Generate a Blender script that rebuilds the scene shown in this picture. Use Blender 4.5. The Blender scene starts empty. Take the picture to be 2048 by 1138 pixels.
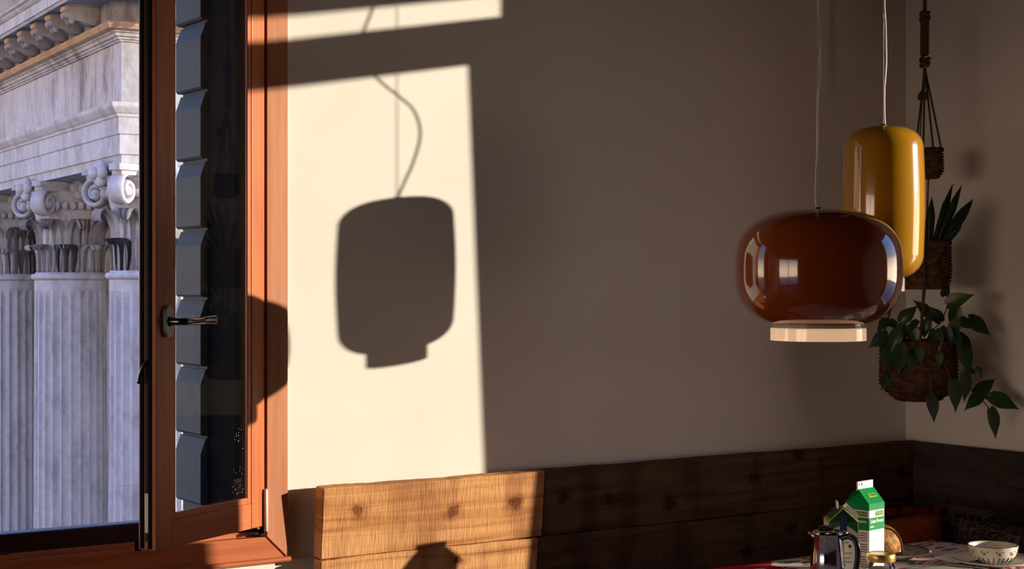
import bpy, bmesh, math, random
from mathutils import Vector, Matrix
R = math.radians
random.seed(7)
scene = bpy.context.scene
COL = scene.collection

# ------------------------------------------------------------------ camera, sky, sun, exposure
# world axes: x runs along the window wall, y points outdoors through it, z up, floor at 0
cd = bpy.data.cameras.new('camera'); cam = bpy.data.objects.new('camera', cd); COL.objects.link(cam)
cam.location = (-1.912, -3.711, 1.49)
cam.rotation_euler = (R(90), 0, R(-33.98))
cd.sensor_width = 36; cd.lens = 36 * 3250 / 2048; cd.clip_start = .05; cd.clip_end = 400
scene.camera = cam

SUN_DIR = Vector((-0.8144, 0.5803, -0.1477)).normalized()          # the way the light travels
sl = bpy.data.lights.new('sun', 'SUN'); sun = bpy.data.objects.new('sun', sl); COL.objects.link(sun)
sl.energy = 6.7; sl.color = (1.0, 0.89, 0.72); sl.angle = R(0.5)
sun.rotation_euler = SUN_DIR.to_track_quat('-Z', 'Y').to_euler()
sun.location = (12, -8, 5)

w = bpy.data.worlds.new('sky'); scene.world = w; w.use_nodes = True
nt = w.node_tree; nt.nodes.clear()
# clear late-afternoon sky: warm and pale at the horizon, bluer overhead, the same all round
tcw = nt.nodes.new('ShaderNodeTexCoord'); sxw = nt.nodes.new('ShaderNodeSeparateXYZ'); nt.links.new(tcw.outputs['Generated'], sxw.inputs[0])
sky = nt.nodes.new('ShaderNodeValToRGB'); nt.links.new(sxw.outputs[2], sky.inputs[0])
_e = sky.color_ramp.elements
_e[0].position, _e[0].color = 0.0, (2.9, 2.08, 1.5, 1); _e[1].position, _e[1].color = 1.0, (.13, .28, .84, 1)
_m = _e.new(.28); _m.color = (.20, .36, .78, 1); _m = _e.new(.11); _m.color = (.52, .53, .64, 1)
bg = nt.nodes.new('ShaderNodeBackground'); bg.inputs['Strength'].default_value = 2.4
wo = nt.nodes.new('ShaderNodeOutputWorld')
nt.links.new(sky.outputs[0], bg.inputs[0]); nt.links.new(bg.outputs[0], wo.inputs[0])

vs = scene.view_settings
vs.view_transform = 'Standard'; vs.look = 'None'; vs.gamma = 1; vs.use_curve_mapping = False
vs.exposure = 0.0
scene.cycles.use_denoising = True
scene.cycles.sample_clamp_indirect = 6
scene.cycles.max_bounces = 10; scene.cycles.diffuse_bounces = 6; scene.cycles.transparent_max_bounces = 12
scene.cycles.blur_glossy = 0.6

# ------------------------------------------------------------------ materials
def mat(name, color=(.5, .5, .5), rough=.6, metal=0, coat=0, spec=.5, noise=None, bump=None, trans=0, ior=1.5, sss=0):
    """noise: (scale, detail, other colour, lo, hi, stretch) ; bump: (scale, strength, distance)"""
    m = bpy.data.materials.new(name); m.use_nodes = True
    n = m.node_tree; b = n.nodes['Principled BSDF']
    b.inputs['Base Color'].default_value = (*color, 1); b.inputs['Roughness'].default_value = rough
    b.inputs['Metallic'].default_value = metal; b.inputs['Coat Weight'].default_value = coat
    b.inputs['Coat Roughness'].default_value = .03
    b.inputs['Specular IOR Level'].default_value = spec
    b.inputs['Transmission Weight'].default_value = trans; b.inputs['IOR'].default_value = ior
    if sss:
        b.inputs['Subsurface Weight'].default_value = sss; b.inputs['Subsurface Radius'].default_value = (.02, .012, .006)
    if noise:
        sc, det, c2, lo, hi, st = noise
        t = N(n, 'ShaderNodeTexCoord'); mp = N(n, 'ShaderNodeMapping'); mp.inputs['Scale'].default_value = st
        n.links.new(t.outputs['Object'], mp.inputs[0])
        tx = N(n, 'ShaderNodeTexNoise'); tx.inputs['Scale'].default_value = sc; tx.inputs['Detail'].default_value = det
        n.links.new(mp.outputs[0], tx.inputs['Vector'])
        r = ramp(n, [(lo, color), (hi, c2)]); n.links.new(tx.outputs['Fac'], r.inputs[0])
        n.links.new(r.outputs[0], b.inputs['Base Color'])
    if bump:
        t = N(n, 'ShaderNodeTexCoord'); tx = N(n, 'ShaderNodeTexNoise'); tx.inputs['Scale'].default_value = bump[0]
        tx.inputs['Detail'].default_value = 5; n.links.new(t.outputs['Object'], tx.inputs['Vector'])
        bp = N(n, 'ShaderNodeBump'); bp.inputs['Strength'].default_value = bump[1]; bp.inputs['Distance'].default_value = bump[2]
        n.links.new(tx.outputs['Fac'], bp.inputs['Height']); n.links.new(bp.outputs[0], b.inputs['Normal'])
    return m
def N(tree, kind): return tree.nodes.new(kind)
def ramp(n, stops, interp='LINEAR'):
    r = N(n, 'ShaderNodeValToRGB'); e = r.color_ramp.elements; r.color_ramp.interpolation = interp
    e[0].position, e[0].color = stops[0][0], (*stops[0][1], 1)
    e[1].position, e[1].color = stops[-1][0], (*stops[-1][1], 1)
    for p, c in stops[1:-1]:
        x = e.new(p); x.color = (*c, 1)
    return r
def mixc(n, fac, a, b, mode='MIX'):
    x = N(n, 'ShaderNodeMix'); x.data_type = 'RGBA'; x.blend_type = mode
    for s, v in ((x.inputs[0], fac), (x.inputs[6], a), (x.inputs[7], b)):
        if hasattr(v, 'is_linked'): n.links.new(v, s)
        elif isinstance(v, tuple): s.default_value = (*v, 1)
        else: s.default_value = v
    return x.outputs[2]
def math_(n, op, a, b=0.0):
    x = N(n, 'ShaderNodeMath'); x.operation = op
    for s, v in ((x.inputs[0], a), (x.inputs[1], b)):
        if hasattr(v, 'is_linked'): n.links.new(v, s)
        else: s.default_value = v
    return x.outputs[0]

M = {}
M['plaster'] = mat('plaster', (.80, .76, .69), .9, spec=.2, noise=(2.2, 6, (.76, .71, .63), .35, .7, (1, 1, 1)), bump=(60, .05, .003))
M['ceiling'] = mat('ceiling_paint', (.05, .028, .016), .9, spec=.2)
M['floor'] = mat('floor_boards', (.07, .04, .025), .55, noise=(6, 5, (.04, .025, .015), .3, .7, (1, 8, 1)))
M['dark_room'] = mat('far_wall_paint', (.10, .06, .036), .9, spec=.2)
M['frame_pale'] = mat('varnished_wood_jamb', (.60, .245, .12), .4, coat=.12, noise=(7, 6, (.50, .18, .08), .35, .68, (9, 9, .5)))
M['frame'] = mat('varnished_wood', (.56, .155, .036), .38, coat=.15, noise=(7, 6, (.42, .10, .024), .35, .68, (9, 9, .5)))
M['frame_h'] = mat('varnished_wood_rail', (.58, .17, .055), .38, coat=.15, noise=(7, 6, (.44, .11, .034), .35, .68, (.5, 9, 9)))
M['black_trim'] = mat('black_painted_reveal', (.005, .005, .006), .8, spec=.02)
M['gasket'] = mat('gasket_and_shade_black', (.006, .006, .006), .8, spec=.1)  # rubber seals, and the shade strip in the jamb rebate
M['slate'] = mat('slate_grey_paint', (.055, .075, .088), .6, spec=.15, noise=(5, 6, (.042, .058, .068), .35, .7, (1, .3, 3)))
M['steel'] = mat('brushed_steel', (.62, .60, .57), .25, metal=1)
M['hinge_white'] = mat('pale_hinge_metal', (.75, .72, .64), .35)
M['rosette'] = mat('satin_grey_metal', (.30, .29, .30), .35, metal=.6)
M['dark_metal'] = mat('bronze_dark_metal', (.035, .032, .03), .32, metal=.85)
M['handle_metal'] = mat('dark_nickel', (.22, .205, .195), .22, metal=1)
M['chrome'] = mat('polished_steel', (.62, .60, .58), .10, metal=1)
M['black_plastic'] = mat('black_bakelite', (.012, .012, .013), .22)
M['ground'] = mat('canal_water', (.05, .07, .08), .3)
M['red_glass'] = mat('red_brown_blown_glass', (.085, .014, .004), .12, coat=1, spec=.5)
M['yellow_glass'] = mat('amber_blown_glass', (.50, .245, .012), .14, coat=1, spec=.5)
M['white_glass'] = mat('ivory_glass', (.82, .70, .58), .15, coat=.8)
def shell_glass(name, base, through, share, rough=.1):
    m = mat(name, base, rough, coat=1); n = m.node_tree; b = n.nodes['Principled BSDF']; o = n.nodes['Material Output']
    t = N(n, 'ShaderNodeBsdfTranslucent'); t.inputs[0].default_value = (*through, 1); mx = N(n, 'ShaderNodeMixShader')
    mx.inputs[0].default_value = share; n.links.new(b.outputs[0], mx.inputs[1]); n.links.new(t.outputs[0], mx.inputs[2]); n.links.new(mx.outputs[0], o.inputs[0])
    return m
M['red_glass'] = shell_glass('red_brown_cased_glass', (.27, .050, .006), (.5, .10, .015), .10)
M['yellow_glass'] = shell_glass('amber_cased_glass', (.43, .205, .010), (.40, .2, .02), .0, .14)
M['white_glass'] = shell_glass('ivory_opal_glass', (.85, .74, .62), (.9, .78, .64), .5, .12)
M['cord'] = mat('clear_cord', (.62, .58, .50), .4)
M['rope'] = mat('jute_rope', (.10, .065, .035), .95, spec=.1)
M['rope_red'] = mat('terracotta_rope', (.20, .085, .045), .95, spec=.1)
M['soil'] = mat('soil', (.02, .014, .01), .95, spec=.1)
M['leaf'] = mat('pothos_leaf', (.018, .055, .022), .38, noise=(18, 3, (.07, .13, .03), .55, .85, (1, 1, 1)))
M['leaf_y'] = mat('variegated_leaf', (.10, .16, .035), .4, noise=(25, 3, (.03, .08, .025), .4, .6, (1, 1, 1)))
M['leaf_s'] = mat('sword_leaf', (.016, .042, .022), .42, noise=(30, 3, (.03, .07, .035), .45, .6, (1, 1, .6)))
M['stem'] = mat('green_stem', (.05, .07, .025), .6)
M['basket'] = mat('woven_seagrass', (.13, .07, .035), .95, spec=.1, noise=(40, 4, (.055, .03, .02), .4, .6, (1, 1, 2)))
M['basket_r'] = mat('woven_reddish_cane', (.12, .05, .032), .95, spec=.1, noise=(40, 4, (.05, .025, .018), .4, .6, (1, 1, 2)))
M['carton_white'] = mat('carton_white', (.80, .76, .70), .45)
M['carton_grey'] = mat('carton_cream', (.66, .60, .55), .45)
M['green'] = mat('carton_green', (.002, .25, .055), .5, spec=.15)
M['lime'] = mat('carton_lime', (.42, .56, .06), .5, spec=.2)
M['dark_green'] = mat('carton_dark_green', (.025, .11, .03), .4)
M['gable_dark'] = mat('carton_gable_dark', (.012, .04, .016), .5, spec=.2)
M['navy'] = mat('print_navy', (.025, .03, .11), .45)
M['ink'] = mat('print_black', (.03, .035, .03), .5)
M['gold'] = mat('gold_lid', (.72, .45, .13), .28, metal=.8)
M['honey'] = mat('honey', (.62, .40, .16), .2, coat=.5)
M['ceramic'] = mat('cream_ceramic', (.80, .72, .58), .22, coat=.5)
M['blue_print'] = mat('glaze_blue', (.06, .13, .19), .3)
M['red_print'] = mat('glaze_red', (.55, .10, .03), .3)
M['dark_print'] = mat('glaze_dark', (.03, .035, .025), .3)
M['bread'] = mat('bread_crumb', (.50, .27, .10), .9, spec=.1, noise=(60, 4, (.25, .11, .035), .45, .65, (1, 1, 1)), bump=(90, .7, .006))
M['crust'] = mat('bread_crust', (.20, .07, .02), .8, spec=.2, noise=(50, 4, (.34, .15, .05), .45, .65, (1, 1, 1)), bump=(70, .5, .006))
M['napkin'] = mat('paper_napkin', (.80, .80, .82), .8)
M['orange_fabric'] = mat('rust_orange_fabric', (.38, .085, .025), .95, spec=.1, noise=(12, 4, (.26, .05, .02), .4, .65, (1, 1, 1)))
M['table_wood'] = mat('table_wood', (.20, .11, .06), .5, noise=(8, 5, (.13, .07, .04), .35, .7, (.5, 6, 6)))

def glass_mat():
    m = bpy.data.materials.new('window_glass'); m.use_nodes = True; n = m.node_tree; n.nodes.clear()
    o = N(n, 'ShaderNodeOutputMaterial'); mx = N(n, 'ShaderNodeMixShader'); tr = N(n, 'ShaderNodeBsdfTransparent')
    gl = N(n, 'ShaderNodeBsdfGlossy'); gl.inputs['Roughness'].default_value = .0
    tr.inputs[0].default_value = (.93, .96, .95, 1)
    fr = N(n, 'ShaderNodeFresnel'); ge = N(n, 'ShaderNodeNewGeometry')
    n.links.new(math_(n, 'SUBTRACT', 1.5, math_(n, 'MULTIPLY', ge.outputs['Backfacing'], 1.5-1/1.5)), fr.inputs['IOR'])   # same sheet reflection from either side
    n.links.new(fr.outputs[0], mx.inputs[0]); n.links.new(tr.outputs[0], mx.inputs[1]); n.links.new(gl.outputs[0], mx.inputs[2])
    # splashes of dried dirt low on the pane
    t = N(n, 'ShaderNodeTexCoord'); v = N(n, 'ShaderNodeTexVoronoi'); v.inputs['Scale'].default_value = 110
    n.links.new(t.outputs['Object'], v.inputs['Vector'])
    nz = N(n, 'ShaderNodeTexNoise'); nz.inputs['Scale'].default_value = 9; n.links.new(t.outputs['Object'], nz.inputs['Vector'])
    sx = N(n, 'ShaderNodeSeparateXYZ'); n.links.new(t.outputs['Object'], sx.inputs[0])
    low = math_(n, 'LESS_THAN', sx.outputs[2], .26)
    dot = math_(n, 'LESS_THAN', v.outputs['Distance'], .16)
    pat = math_(n, 'GREATER_THAN', nz.outputs['Fac'], .52)
    f = math_(n, 'MULTIPLY', math_(n, 'MULTIPLY', dot, pat), math_(n, 'MULTIPLY', low, .35))
    df = N(n, 'ShaderNodeBsdfDiffuse'); df.inputs[0].default_value = (.7, .72, .72, 1)
    m2 = N(n, 'ShaderNodeMixShader'); n.links.new(f, m2.inputs[0]); n.links.new(mx.outputs[0], m2.inputs[1]); n.links.new(df.outputs[0], m2.inputs[2])
    n.links.new(m2.outputs[0], o.inputs[0])
    return m
M['glass'] = glass_mat()
def jar_mat():
    m = bpy.data.materials.new('jar_glass'); m.use_nodes = True; n = m.node_tree; n.nodes.clear()
    o = N(n, 'ShaderNodeOutputMaterial'); mx = N(n, 'ShaderNodeMixShader'); tr = N(n, 'ShaderNodeBsdfTransparent')
    gl = N(n, 'ShaderNodeBsdfGlossy'); gl.inputs['Roughness'].default_value = .03
    fr = N(n, 'ShaderNodeLayerWeight'); fr.inputs['Blend'].default_value = .35
    n.links.new(fr.outputs['Fresnel'], mx.inputs[0]); n.links.new(tr.outputs[0], mx.inputs[1]); n.links.new(gl.outputs[0], mx.inputs[2])
    n.links.new(mx.outputs[0], o.inputs[0]); return m
M['jar'] = jar_mat()

def stone_mat(name, base, dark, streak):
    m = bpy.data.materials.new(name); m.use_nodes = True; n = m.node_tree; b = n.nodes['Principled BSDF']
    b.inputs['Roughness'].default_value = .9; b.inputs['Specular IOR Level'].default_value = .2
    t = N(n, 'ShaderNodeTexCoord'); mp = N(n, 'ShaderNodeMapping'); mp.inputs['Scale'].default_value = (1, 1, .4)
    n.links.new(t.outputs['Object'], mp.inputs[0])
    a = N(n, 'ShaderNodeTexNoise'); a.inputs['Scale'].default_value = 2.6; a.inputs['Detail'].default_value = 9; a.inputs['Roughness'].default_value = .65
    n.links.new(mp.outputs[0], a.inputs['Vector'])
    g = N(n, 'ShaderNodeTexNoise'); g.inputs['Scale'].default_value = 9; g.inputs['Detail'].default_value = 8
    n.links.new(t.outputs['Object'], g.inputs['Vector'])
    r1 = ramp(n, [(.46, base), (.60, streak), (.74, dark)]); n.links.new(a.outputs['Fac'], r1.inputs[0])
    r2 = ramp(n, [(.3, (.82, .82, .82)), (.7, (1, 1, 1))]); n.links.new(g.outputs['Fac'], r2.inputs[0])
    n.links.new(mixc(n, 1.0, r1.outputs[0], r2.outputs[0], 'MULTIPLY'), b.inputs['Base Color'])
    bp = N(n, 'ShaderNodeBump'); bp.inputs['Strength'].default_value = .4; bp.inputs['Distance'].default_value = .03
    n.links.new(g.outputs['Fac'], bp.inputs['Height']); n.links.new(bp.outputs[0], b.inputs['Normal'])
    return m
M['stone'] = stone_mat('white_istrian_stone', (.50, .49, .50), (.20, .19, .19), (.385, .375, .38))
M['stone_worn'] = stone_mat('sooty_stone', (.47, .44, .43), (.09, .085, .085), (.26, .24, .235))
M['stone_dark'] = stone_mat('darker_stone', (.34, .31, .29), (.06, .055, .05), (.18, .16, .15))  # darkest mottled stone: brackets, cornice back and portico interior
M['stone_ochre'] = stone_mat('ochre_stained_stone', (.46, .32, .20), (.25, .15, .085), (.38, .25, .16))

def plank_mat(name, light, mid, dark):
    m = bpy.data.materials.new(name); m.use_nodes = True; n = m.node_tree; b = n.nodes['Principled BSDF']
    b.inputs['Roughness'].default_value = .85; b.inputs['Specular IOR Level'].default_value = .2
    t = N(n, 'ShaderNodeTexCoord'); oi = N(n, 'ShaderNodeObjectInfo')
    ad = N(n, 'ShaderNodeVectorMath'); ad.operation = 'ADD'
    sc = N(n, 'ShaderNodeVectorMath'); sc.operation = 'SCALE'; sc.inputs[0].default_value = (3.1, 0, 7.7)
    n.links.new(oi.outputs['Random'], sc.inputs['Scale'])
    n.links.new(t.outputs['Object'], ad.inputs[0]); n.links.new(sc.outputs[0], ad.inputs[1])
    # warp, then long grain
    wz = N(n, 'ShaderNodeTexNoise'); wz.inputs['Scale'].default_value = 3.0; wz.inputs['Detail'].default_value = 2
    n.links.new(ad.outputs[0], wz.inputs['Vector'])
    mp = N(n, 'ShaderNodeMapping'); mp.inputs['Scale'].default_value = (1.3, 4, 24); n.links.new(ad.outputs[0], mp.inputs[0])
    g = N(n, 'ShaderNodeTexNoise'); g.inputs['Scale'].default_value = 1.6; g.inputs['Detail'].default_value = 8; g.inputs['Distortion'].default_value = .8
    n.links.new(mp.outputs[0], g.inputs['Vector'])
    base = ramp(n, [(.28, dark), (.45, mid), (.62, light)]); n.links.new(g.outputs['Fac'], base.inputs[0])
    # broad blotches, in upright bands left by the saw
    mb = N(n, 'ShaderNodeMapping'); mb.inputs['Scale'].default_value = (5.5, 1, 1.4); n.links.new(ad.outputs[0], mb.inputs[0])
    bl = N(n, 'ShaderNodeTexNoise'); bl.inputs['Scale'].default_value = 1.5; bl.inputs['Detail'].default_value = 3
    n.links.new(mb.outputs[0], bl.inputs['Vector'])
    rb = ramp(n, [(.36, (.62, .50, .48)), (.50, (1, .95, .92)), (.7, (1.0, .93, .80))]); n.links.new(bl.outputs['Fac'], rb.inputs[0])
    c1 = mixc(n, .9, base.outputs[0], rb.outputs[0], 'MULTIPLY')
    # saw marks
    ms = N(n, 'ShaderNodeMapping'); ms.inputs['Scale'].default_value = (190, 1, 22); n.links.new(ad.outputs[0], ms.inputs[0])
    sw = N(n, 'ShaderNodeTexNoise'); sw.inputs['Scale'].default_value = 1; sw.inputs['Detail'].default_value = 4
    n.links.new(ms.outputs[0], sw.inputs['Vector'])
    rs = ramp(n, [(.30, (.74, .70, .66)), (.55, (1, 1, 1))]); n.links.new(sw.outputs['Fac'], rs.inputs[0])
    c2 = mixc(n, .75, c1, rs.outputs[0], 'MULTIPLY')
    # knots
    sp_ = N(n, 'ShaderNodeSeparateXYZ'); dz = N(n, 'ShaderNodeVectorMath'); dz.operation = 'MULTIPLY_ADD'; dz.inputs[1].default_value = (.05, .05, .05)
    wk = N(n, 'ShaderNodeTexNoise'); wk.inputs['Scale'].default_value = 26; wk.inputs['Detail'].default_value = 3; n.links.new(ad.outputs[0], wk.inputs['Vector'])
    n.links.new(wk.outputs['Color'], dz.inputs[0]); n.links.new(ad.outputs[0], dz.inputs[2]); n.links.new(dz.outputs[0], sp_.inputs[0]); mk = N(n, 'ShaderNodeCombineXYZ')
    n.links.new(math_(n, 'MULTIPLY', sp_.outputs[0], 6.0), mk.inputs[0]); n.links.new(math_(n, 'MULTIPLY', sp_.outputs[2], 7.5), mk.inputs[1])
    vk = N(n, 'ShaderNodeTexVoronoi'); vk.voronoi_dimensions = '2D'; vk.inputs['Scale'].default_value = 1; vk.inputs['Randomness'].default_value = .9
    n.links.new(mk.outputs[0], vk.inputs['Vector'])
    rk = ramp(n, [(.0, (.20, .12, .09)), (.05, (.46, .32, .25)), (.085, (.32, .20, .16)), (.12, (.70, .60, .54)), (.24, (1, 1, 1))]); n.links.new(vk.outputs['Distance'], rk.inputs[0])
    ck = N(n, 'ShaderNodeSeparateColor'); n.links.new(vk.outputs['Color'], ck.inputs[0])
    c3 = mixc(n, math_(n, 'GREATER_THAN', ck.outputs[0], .52), c2, mixc(n, 1.0, c2, rk.outputs[0], 'MULTIPLY'))
    n.links.new(c3, b.inputs['Base Color'])
    bp = N(n, 'ShaderNodeBump'); bp.inputs['Strength'].default_value = .6; bp.inputs['Distance'].default_value = .004
    n.links.new(math_(n, 'ADD', sw.outputs['Fac'], g.outputs['Fac']), bp.inputs['Height']); n.links.new(bp.outputs[0], b.inputs['Normal'])
    return m
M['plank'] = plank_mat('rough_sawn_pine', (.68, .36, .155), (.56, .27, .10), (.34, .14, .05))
M['plank_shade'] = plank_mat('shade_toned_pine', (.13, .075, .045), (.10, .055, .032), (.055, .03, .018))  # same pine, darkened to carry the shade beyond the sunlight
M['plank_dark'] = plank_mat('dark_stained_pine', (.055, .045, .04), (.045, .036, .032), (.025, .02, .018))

def cloth_mat():
    m = bpy.data.materials.new('printed_tablecloth'); m.use_nodes = True; n = m.node_tree; b = n.nodes['Principled BSDF']
    b.inputs['Roughness'].default_value = .9; b.inputs['Specular IOR Level'].default_value = .15
    t = N(n, 'ShaderNodeTexCoord')
    def blobs(rot, sc, off, thr):
        mp = N(n, 'ShaderNodeMapping'); mp.inputs['Scale'].default_value = sc; mp.inputs['Rotation'].default_value = (0, 0, rot); mp.inputs['Location'].default_value = off
        n.links.new(t.outputs['Object'], mp.inputs[0])
        v = N(n, 'ShaderNodeTexVoronoi'); v.inputs['Scale'].default_value = 1; n.links.new(mp.outputs[0], v.inputs['Vector'])
        return v.outputs['Distance'], thr
    d1, _ = blobs(.5, (9, 22, 1), (0, 0, 0), 0)
    d2, _ = blobs(-.7, (8, 26, 1), (3, 1, 0), 0)
    d3, _ = blobs(.2, (14, 34, 1), (7, 5, 0), 0)
    col = mixc(n, math_(n, 'LESS_THAN', d2, .31), (.78, .72, .64), (.16, .27, .27))
    ring = math_(n, 'MULTIPLY', math_(n, 'LESS_THAN', d1, .36), math_(n, 'GREATER_THAN', d1, .24))
    col = mixc(n, ring, col, (.42, .015, .045))
    col = mixc(n, math_(n, 'LESS_THAN', d1, .12), col, (.05, .10, .08))
    col = mixc(n, math_(n, 'LESS_THAN', d3, .21), col, (.10, .13, .14))
    # red field toward one end of the cloth
    sx = N(n, 'ShaderNodeSeparateXYZ'); n.links.new(t.outputs['Object'], sx.inputs[0])
    nz = N(n, 'ShaderNodeTexNoise'); nz.inputs['Scale'].default_value = 5; n.links.new(t.outputs['Object'], nz.inputs['Vector'])
    e = math_(n, 'ADD', sx.outputs[0], math_(n, 'MULTIPLY', nz.outputs['Fac'], .35))
    redf = math_(n, 'MULTIPLY', math_(n, 'LESS_THAN', e, .14), math_(n, 'GREATER_THAN', sx.outputs[1], .16))
    white_leaf = math_(n, 'LESS_THAN', d2, .2)
    redc = mixc(n, white_leaf, (.52, .012, .03), (.75, .60, .50))
    col = mixc(n, redf, col, redc)
    n.links.new(col, b.inputs['Base Color']); return m
M['cloth'] = cloth_mat()
def paisley_mat():
    m = bpy.data.materials.new('paisley_fabric'); m.use_nodes = True; n = m.node_tree; b = n.nodes['Principled BSDF']
    b.inputs['Roughness'].default_value = .95; b.inputs['Specular IOR Level'].default_value = .1
    t = N(n, 'ShaderNodeTexCoord')
    nz = N(n, 'ShaderNodeTexNoise'); nz.inputs['Scale'].default_value = 9; nz.inputs['Detail'].default_value = 1; n.links.new(t.outputs['Object'], nz.inputs['Vector'])
    wv = N(n, 'ShaderNodeTexVoronoi'); wv.inputs['Scale'].default_value = 7; n.links.new(nz.outputs['Color'], wv.inputs['Vector'])
    s = math_(n, 'SINE', math_(n, 'MULTIPLY', wv.outputs['Distance'], 17.0))
    r = ramp(n, [(.0, (.045, .03, .035)), (.55, (.06, .035, .04)), (.7, (.11, .09, .085)), (1, (.14, .115, .105))]); n.links.new(s, r.inputs[0])
    n.links.new(r.outputs[0], b.inputs['Base Color']); return m
M['paisley'] = paisley_mat()

# ------------------------------------------------------------------ mesh helpers
def box(bm, x0, x1, y0, y1, z0, z1):
    v = [bm.verts.new(p) for p in ((x0,y0,z0),(x1,y0,z0),(x1,y1,z0),(x0,y1,z0),(x0,y0,z1),(x1,y0,z1),(x1,y1,z1),(x0,y1,z1))]
    for f in ((3,2,1,0),(4,5,6,7),(0,1,5,4),(1,2,6,5),(2,3,7,6),(3,0,4,7)): bm.faces.new([v[i] for i in f])
def bbox(*a, bevel=0, seg=2):
    bm = bmesh.new(); box(bm, *a)
    if bevel: bmesh.ops.bevel(bm, geom=bm.edges[:], offset=bevel, segments=seg, affect='EDGES', profile=.5)
    return bm
def lathe(bm, prof, seg=48, cx=0, cy=0, close=False):
    rings = []
    for r, z in prof:
        if r < 1e-6: rings.append([bm.verts.new((cx, cy, z))])
        else: rings.append([bm.verts.new((cx + r*math.cos(2*math.pi*i/seg), cy + r*math.sin(2*math.pi*i/seg), z)) for i in range(seg)])
    for a, b in zip(rings[:-1], rings[1:]):
        for i in range(seg):
            j = (i+1) % seg
            if len(a) == 1 and len(b) == 1: continue
            if len(a) == 1: bm.faces.new((a[0], b[j], b[i]))
            elif len(b) == 1: bm.faces.new((a[i], a[j], b[0]))
            else: bm.faces.new((a[i], a[j], b[j], b[i]))
    return bm
def catmull(pts, n=8):
    P = [Vector(p) for p in pts]; out = []
    for i in range(len(P)-1):
        p0 = P[max(i-1,0)]; p1 = P[i]; p2 = P[i+1]; p3 = P[min(i+2,len(P)-1)]
        for k in range(n):
            t = k/n
            out.append(.5*((2*p1)+(p2-p0)*t+(2*p0-5*p1+4*p2-p3)*t*t+(3*p1-p0-3*p2+p3)*t**3))
    out.append(P[-1]); return out
def tube(bm, pts, r, seg=8, smooth=0, flat=None):
    if smooth: pts = catmull(pts, smooth)
    pts = [Vector(p) for p in pts]; rings = []; n0 = None
    for i, p in enumerate(pts):
        d = (pts[min(i+1,len(pts)-1)] - pts[max(i-1,0)]).normalized()
        if n0 is None: n0 = d.orthogonal().normalized() if flat is None else Vector(flat)
        n0 = (n0 - d*n0.dot(d)).normalized(); b = d.cross(n0)
        rr = r(i/(len(pts)-1)) if callable(r) else r
        ra, rb = rr if isinstance(rr, tuple) else (rr, rr)
        rings.append([bm.verts.new(p + n0*ra*math.cos(2*math.pi*k/seg) + b*rb*math.sin(2*math.pi*k/seg)) for k in range(seg)])
    for a, b in zip(rings[:-1], rings[1:]):
        for k in range(seg): bm.faces.new((a[k], a[(k+1)%seg], b[(k+1)%seg], b[k]))
    bm.faces.new(rings[0][::-1]); bm.faces.new(rings[-1])
    return bm
def extrude_poly(bm, poly, axis, a, b):
    """poly: 2D points, extruded along axis 'x','y' or 'z' from a to b"""
    def P(p, t):
        return {'x': (t, p[0], p[1]), 'y': (p[0], t, p[1]), 'z': (p[0], p[1], t)}[axis]
    A = [bm.verts.new(P(p, a)) for p in poly]; B = [bm.verts.new(P(p, b)) for p in poly]
    n = len(poly)
    bm.faces.new(A); bm.faces.new(B[::-1])
    for i in range(n): bm.faces.new((A[i], B[i], B[(i+1)%n], A[(i+1)%n]))
    return bm
def mesh(name, bm, smooth=False):
    bmesh.ops.recalc_face_normals(bm, faces=bm.faces[:])
    me = bpy.data.meshes.new(name); bm.to_mesh(me); bm.free()
    if smooth:
        for p in me.polygons: p.use_smooth = True
    return me
def obj(name, me, material=None, parent=None, smooth=False, loc=None, rot=None):
    if isinstance(me, bmesh.types.BMesh): me = mesh(name, me, smooth)
    o = bpy.data.objects.new(name, me); COL.objects.link(o)
    if material and not me.materials: me.materials.append(M[material] if isinstance(material, str) else material)
    if parent: o.parent = parent
    if loc is not None: o.location = loc
    if rot is not None: o.rotation_euler = rot
    return o
def thing(name, label, cat, loc=(0,0,0), rz=0, group=None, rot=None):
    o = bpy.data.objects.new(name, None); COL.objects.link(o); o.empty_display_size = .05
    o.location = loc; o.rotation_euler = rot or (0, 0, rz)
    o['label'] = label; o['category'] = cat
    if group: o['group'] = group
    return o
def tag(o, label, cat, group=None, kind=None):
    o['label'] = label; o['category'] = cat
    if group: o['group'] = group
    if kind: o['kind'] = kind
    return o
def struct(name, bm, m, parent=None):
    o = obj(name, bm, m, parent)
    if not parent: o['kind'] = 'structure'
    return o
def smooth_by_angle(o, ang=35):
    me = o.data
    for p in me.polygons: p.use_smooth = True
    me.set_sharp_from_angle(angle=R(ang))
def text(body, size, parent, m, loc, rot, extrude=.0002, align='CENTER', sx=1, bold=0):
    cu = bpy.data.curves.new('lettering', 'FONT'); cu.body = body; cu.size = size; cu.extrude = extrude
    cu.align_x = align; cu.align_y = 'CENTER'; cu.resolution_u = 2; cu.offset = bold
    tmp = bpy.data.objects.new('tmp', cu); COL.objects.link(tmp)
    dg = bpy.context.evaluated_depsgraph_get(); me = bpy.data.meshes.new_from_object(tmp.evaluated_get(dg))
    bpy.data.objects.remove(tmp); bpy.data.curves.remove(cu)
    me.materials.clear()
    o = obj('lettering', me, m, parent, loc=loc, rot=rot); o.scale = (sx, 1, 1); return o

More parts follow.
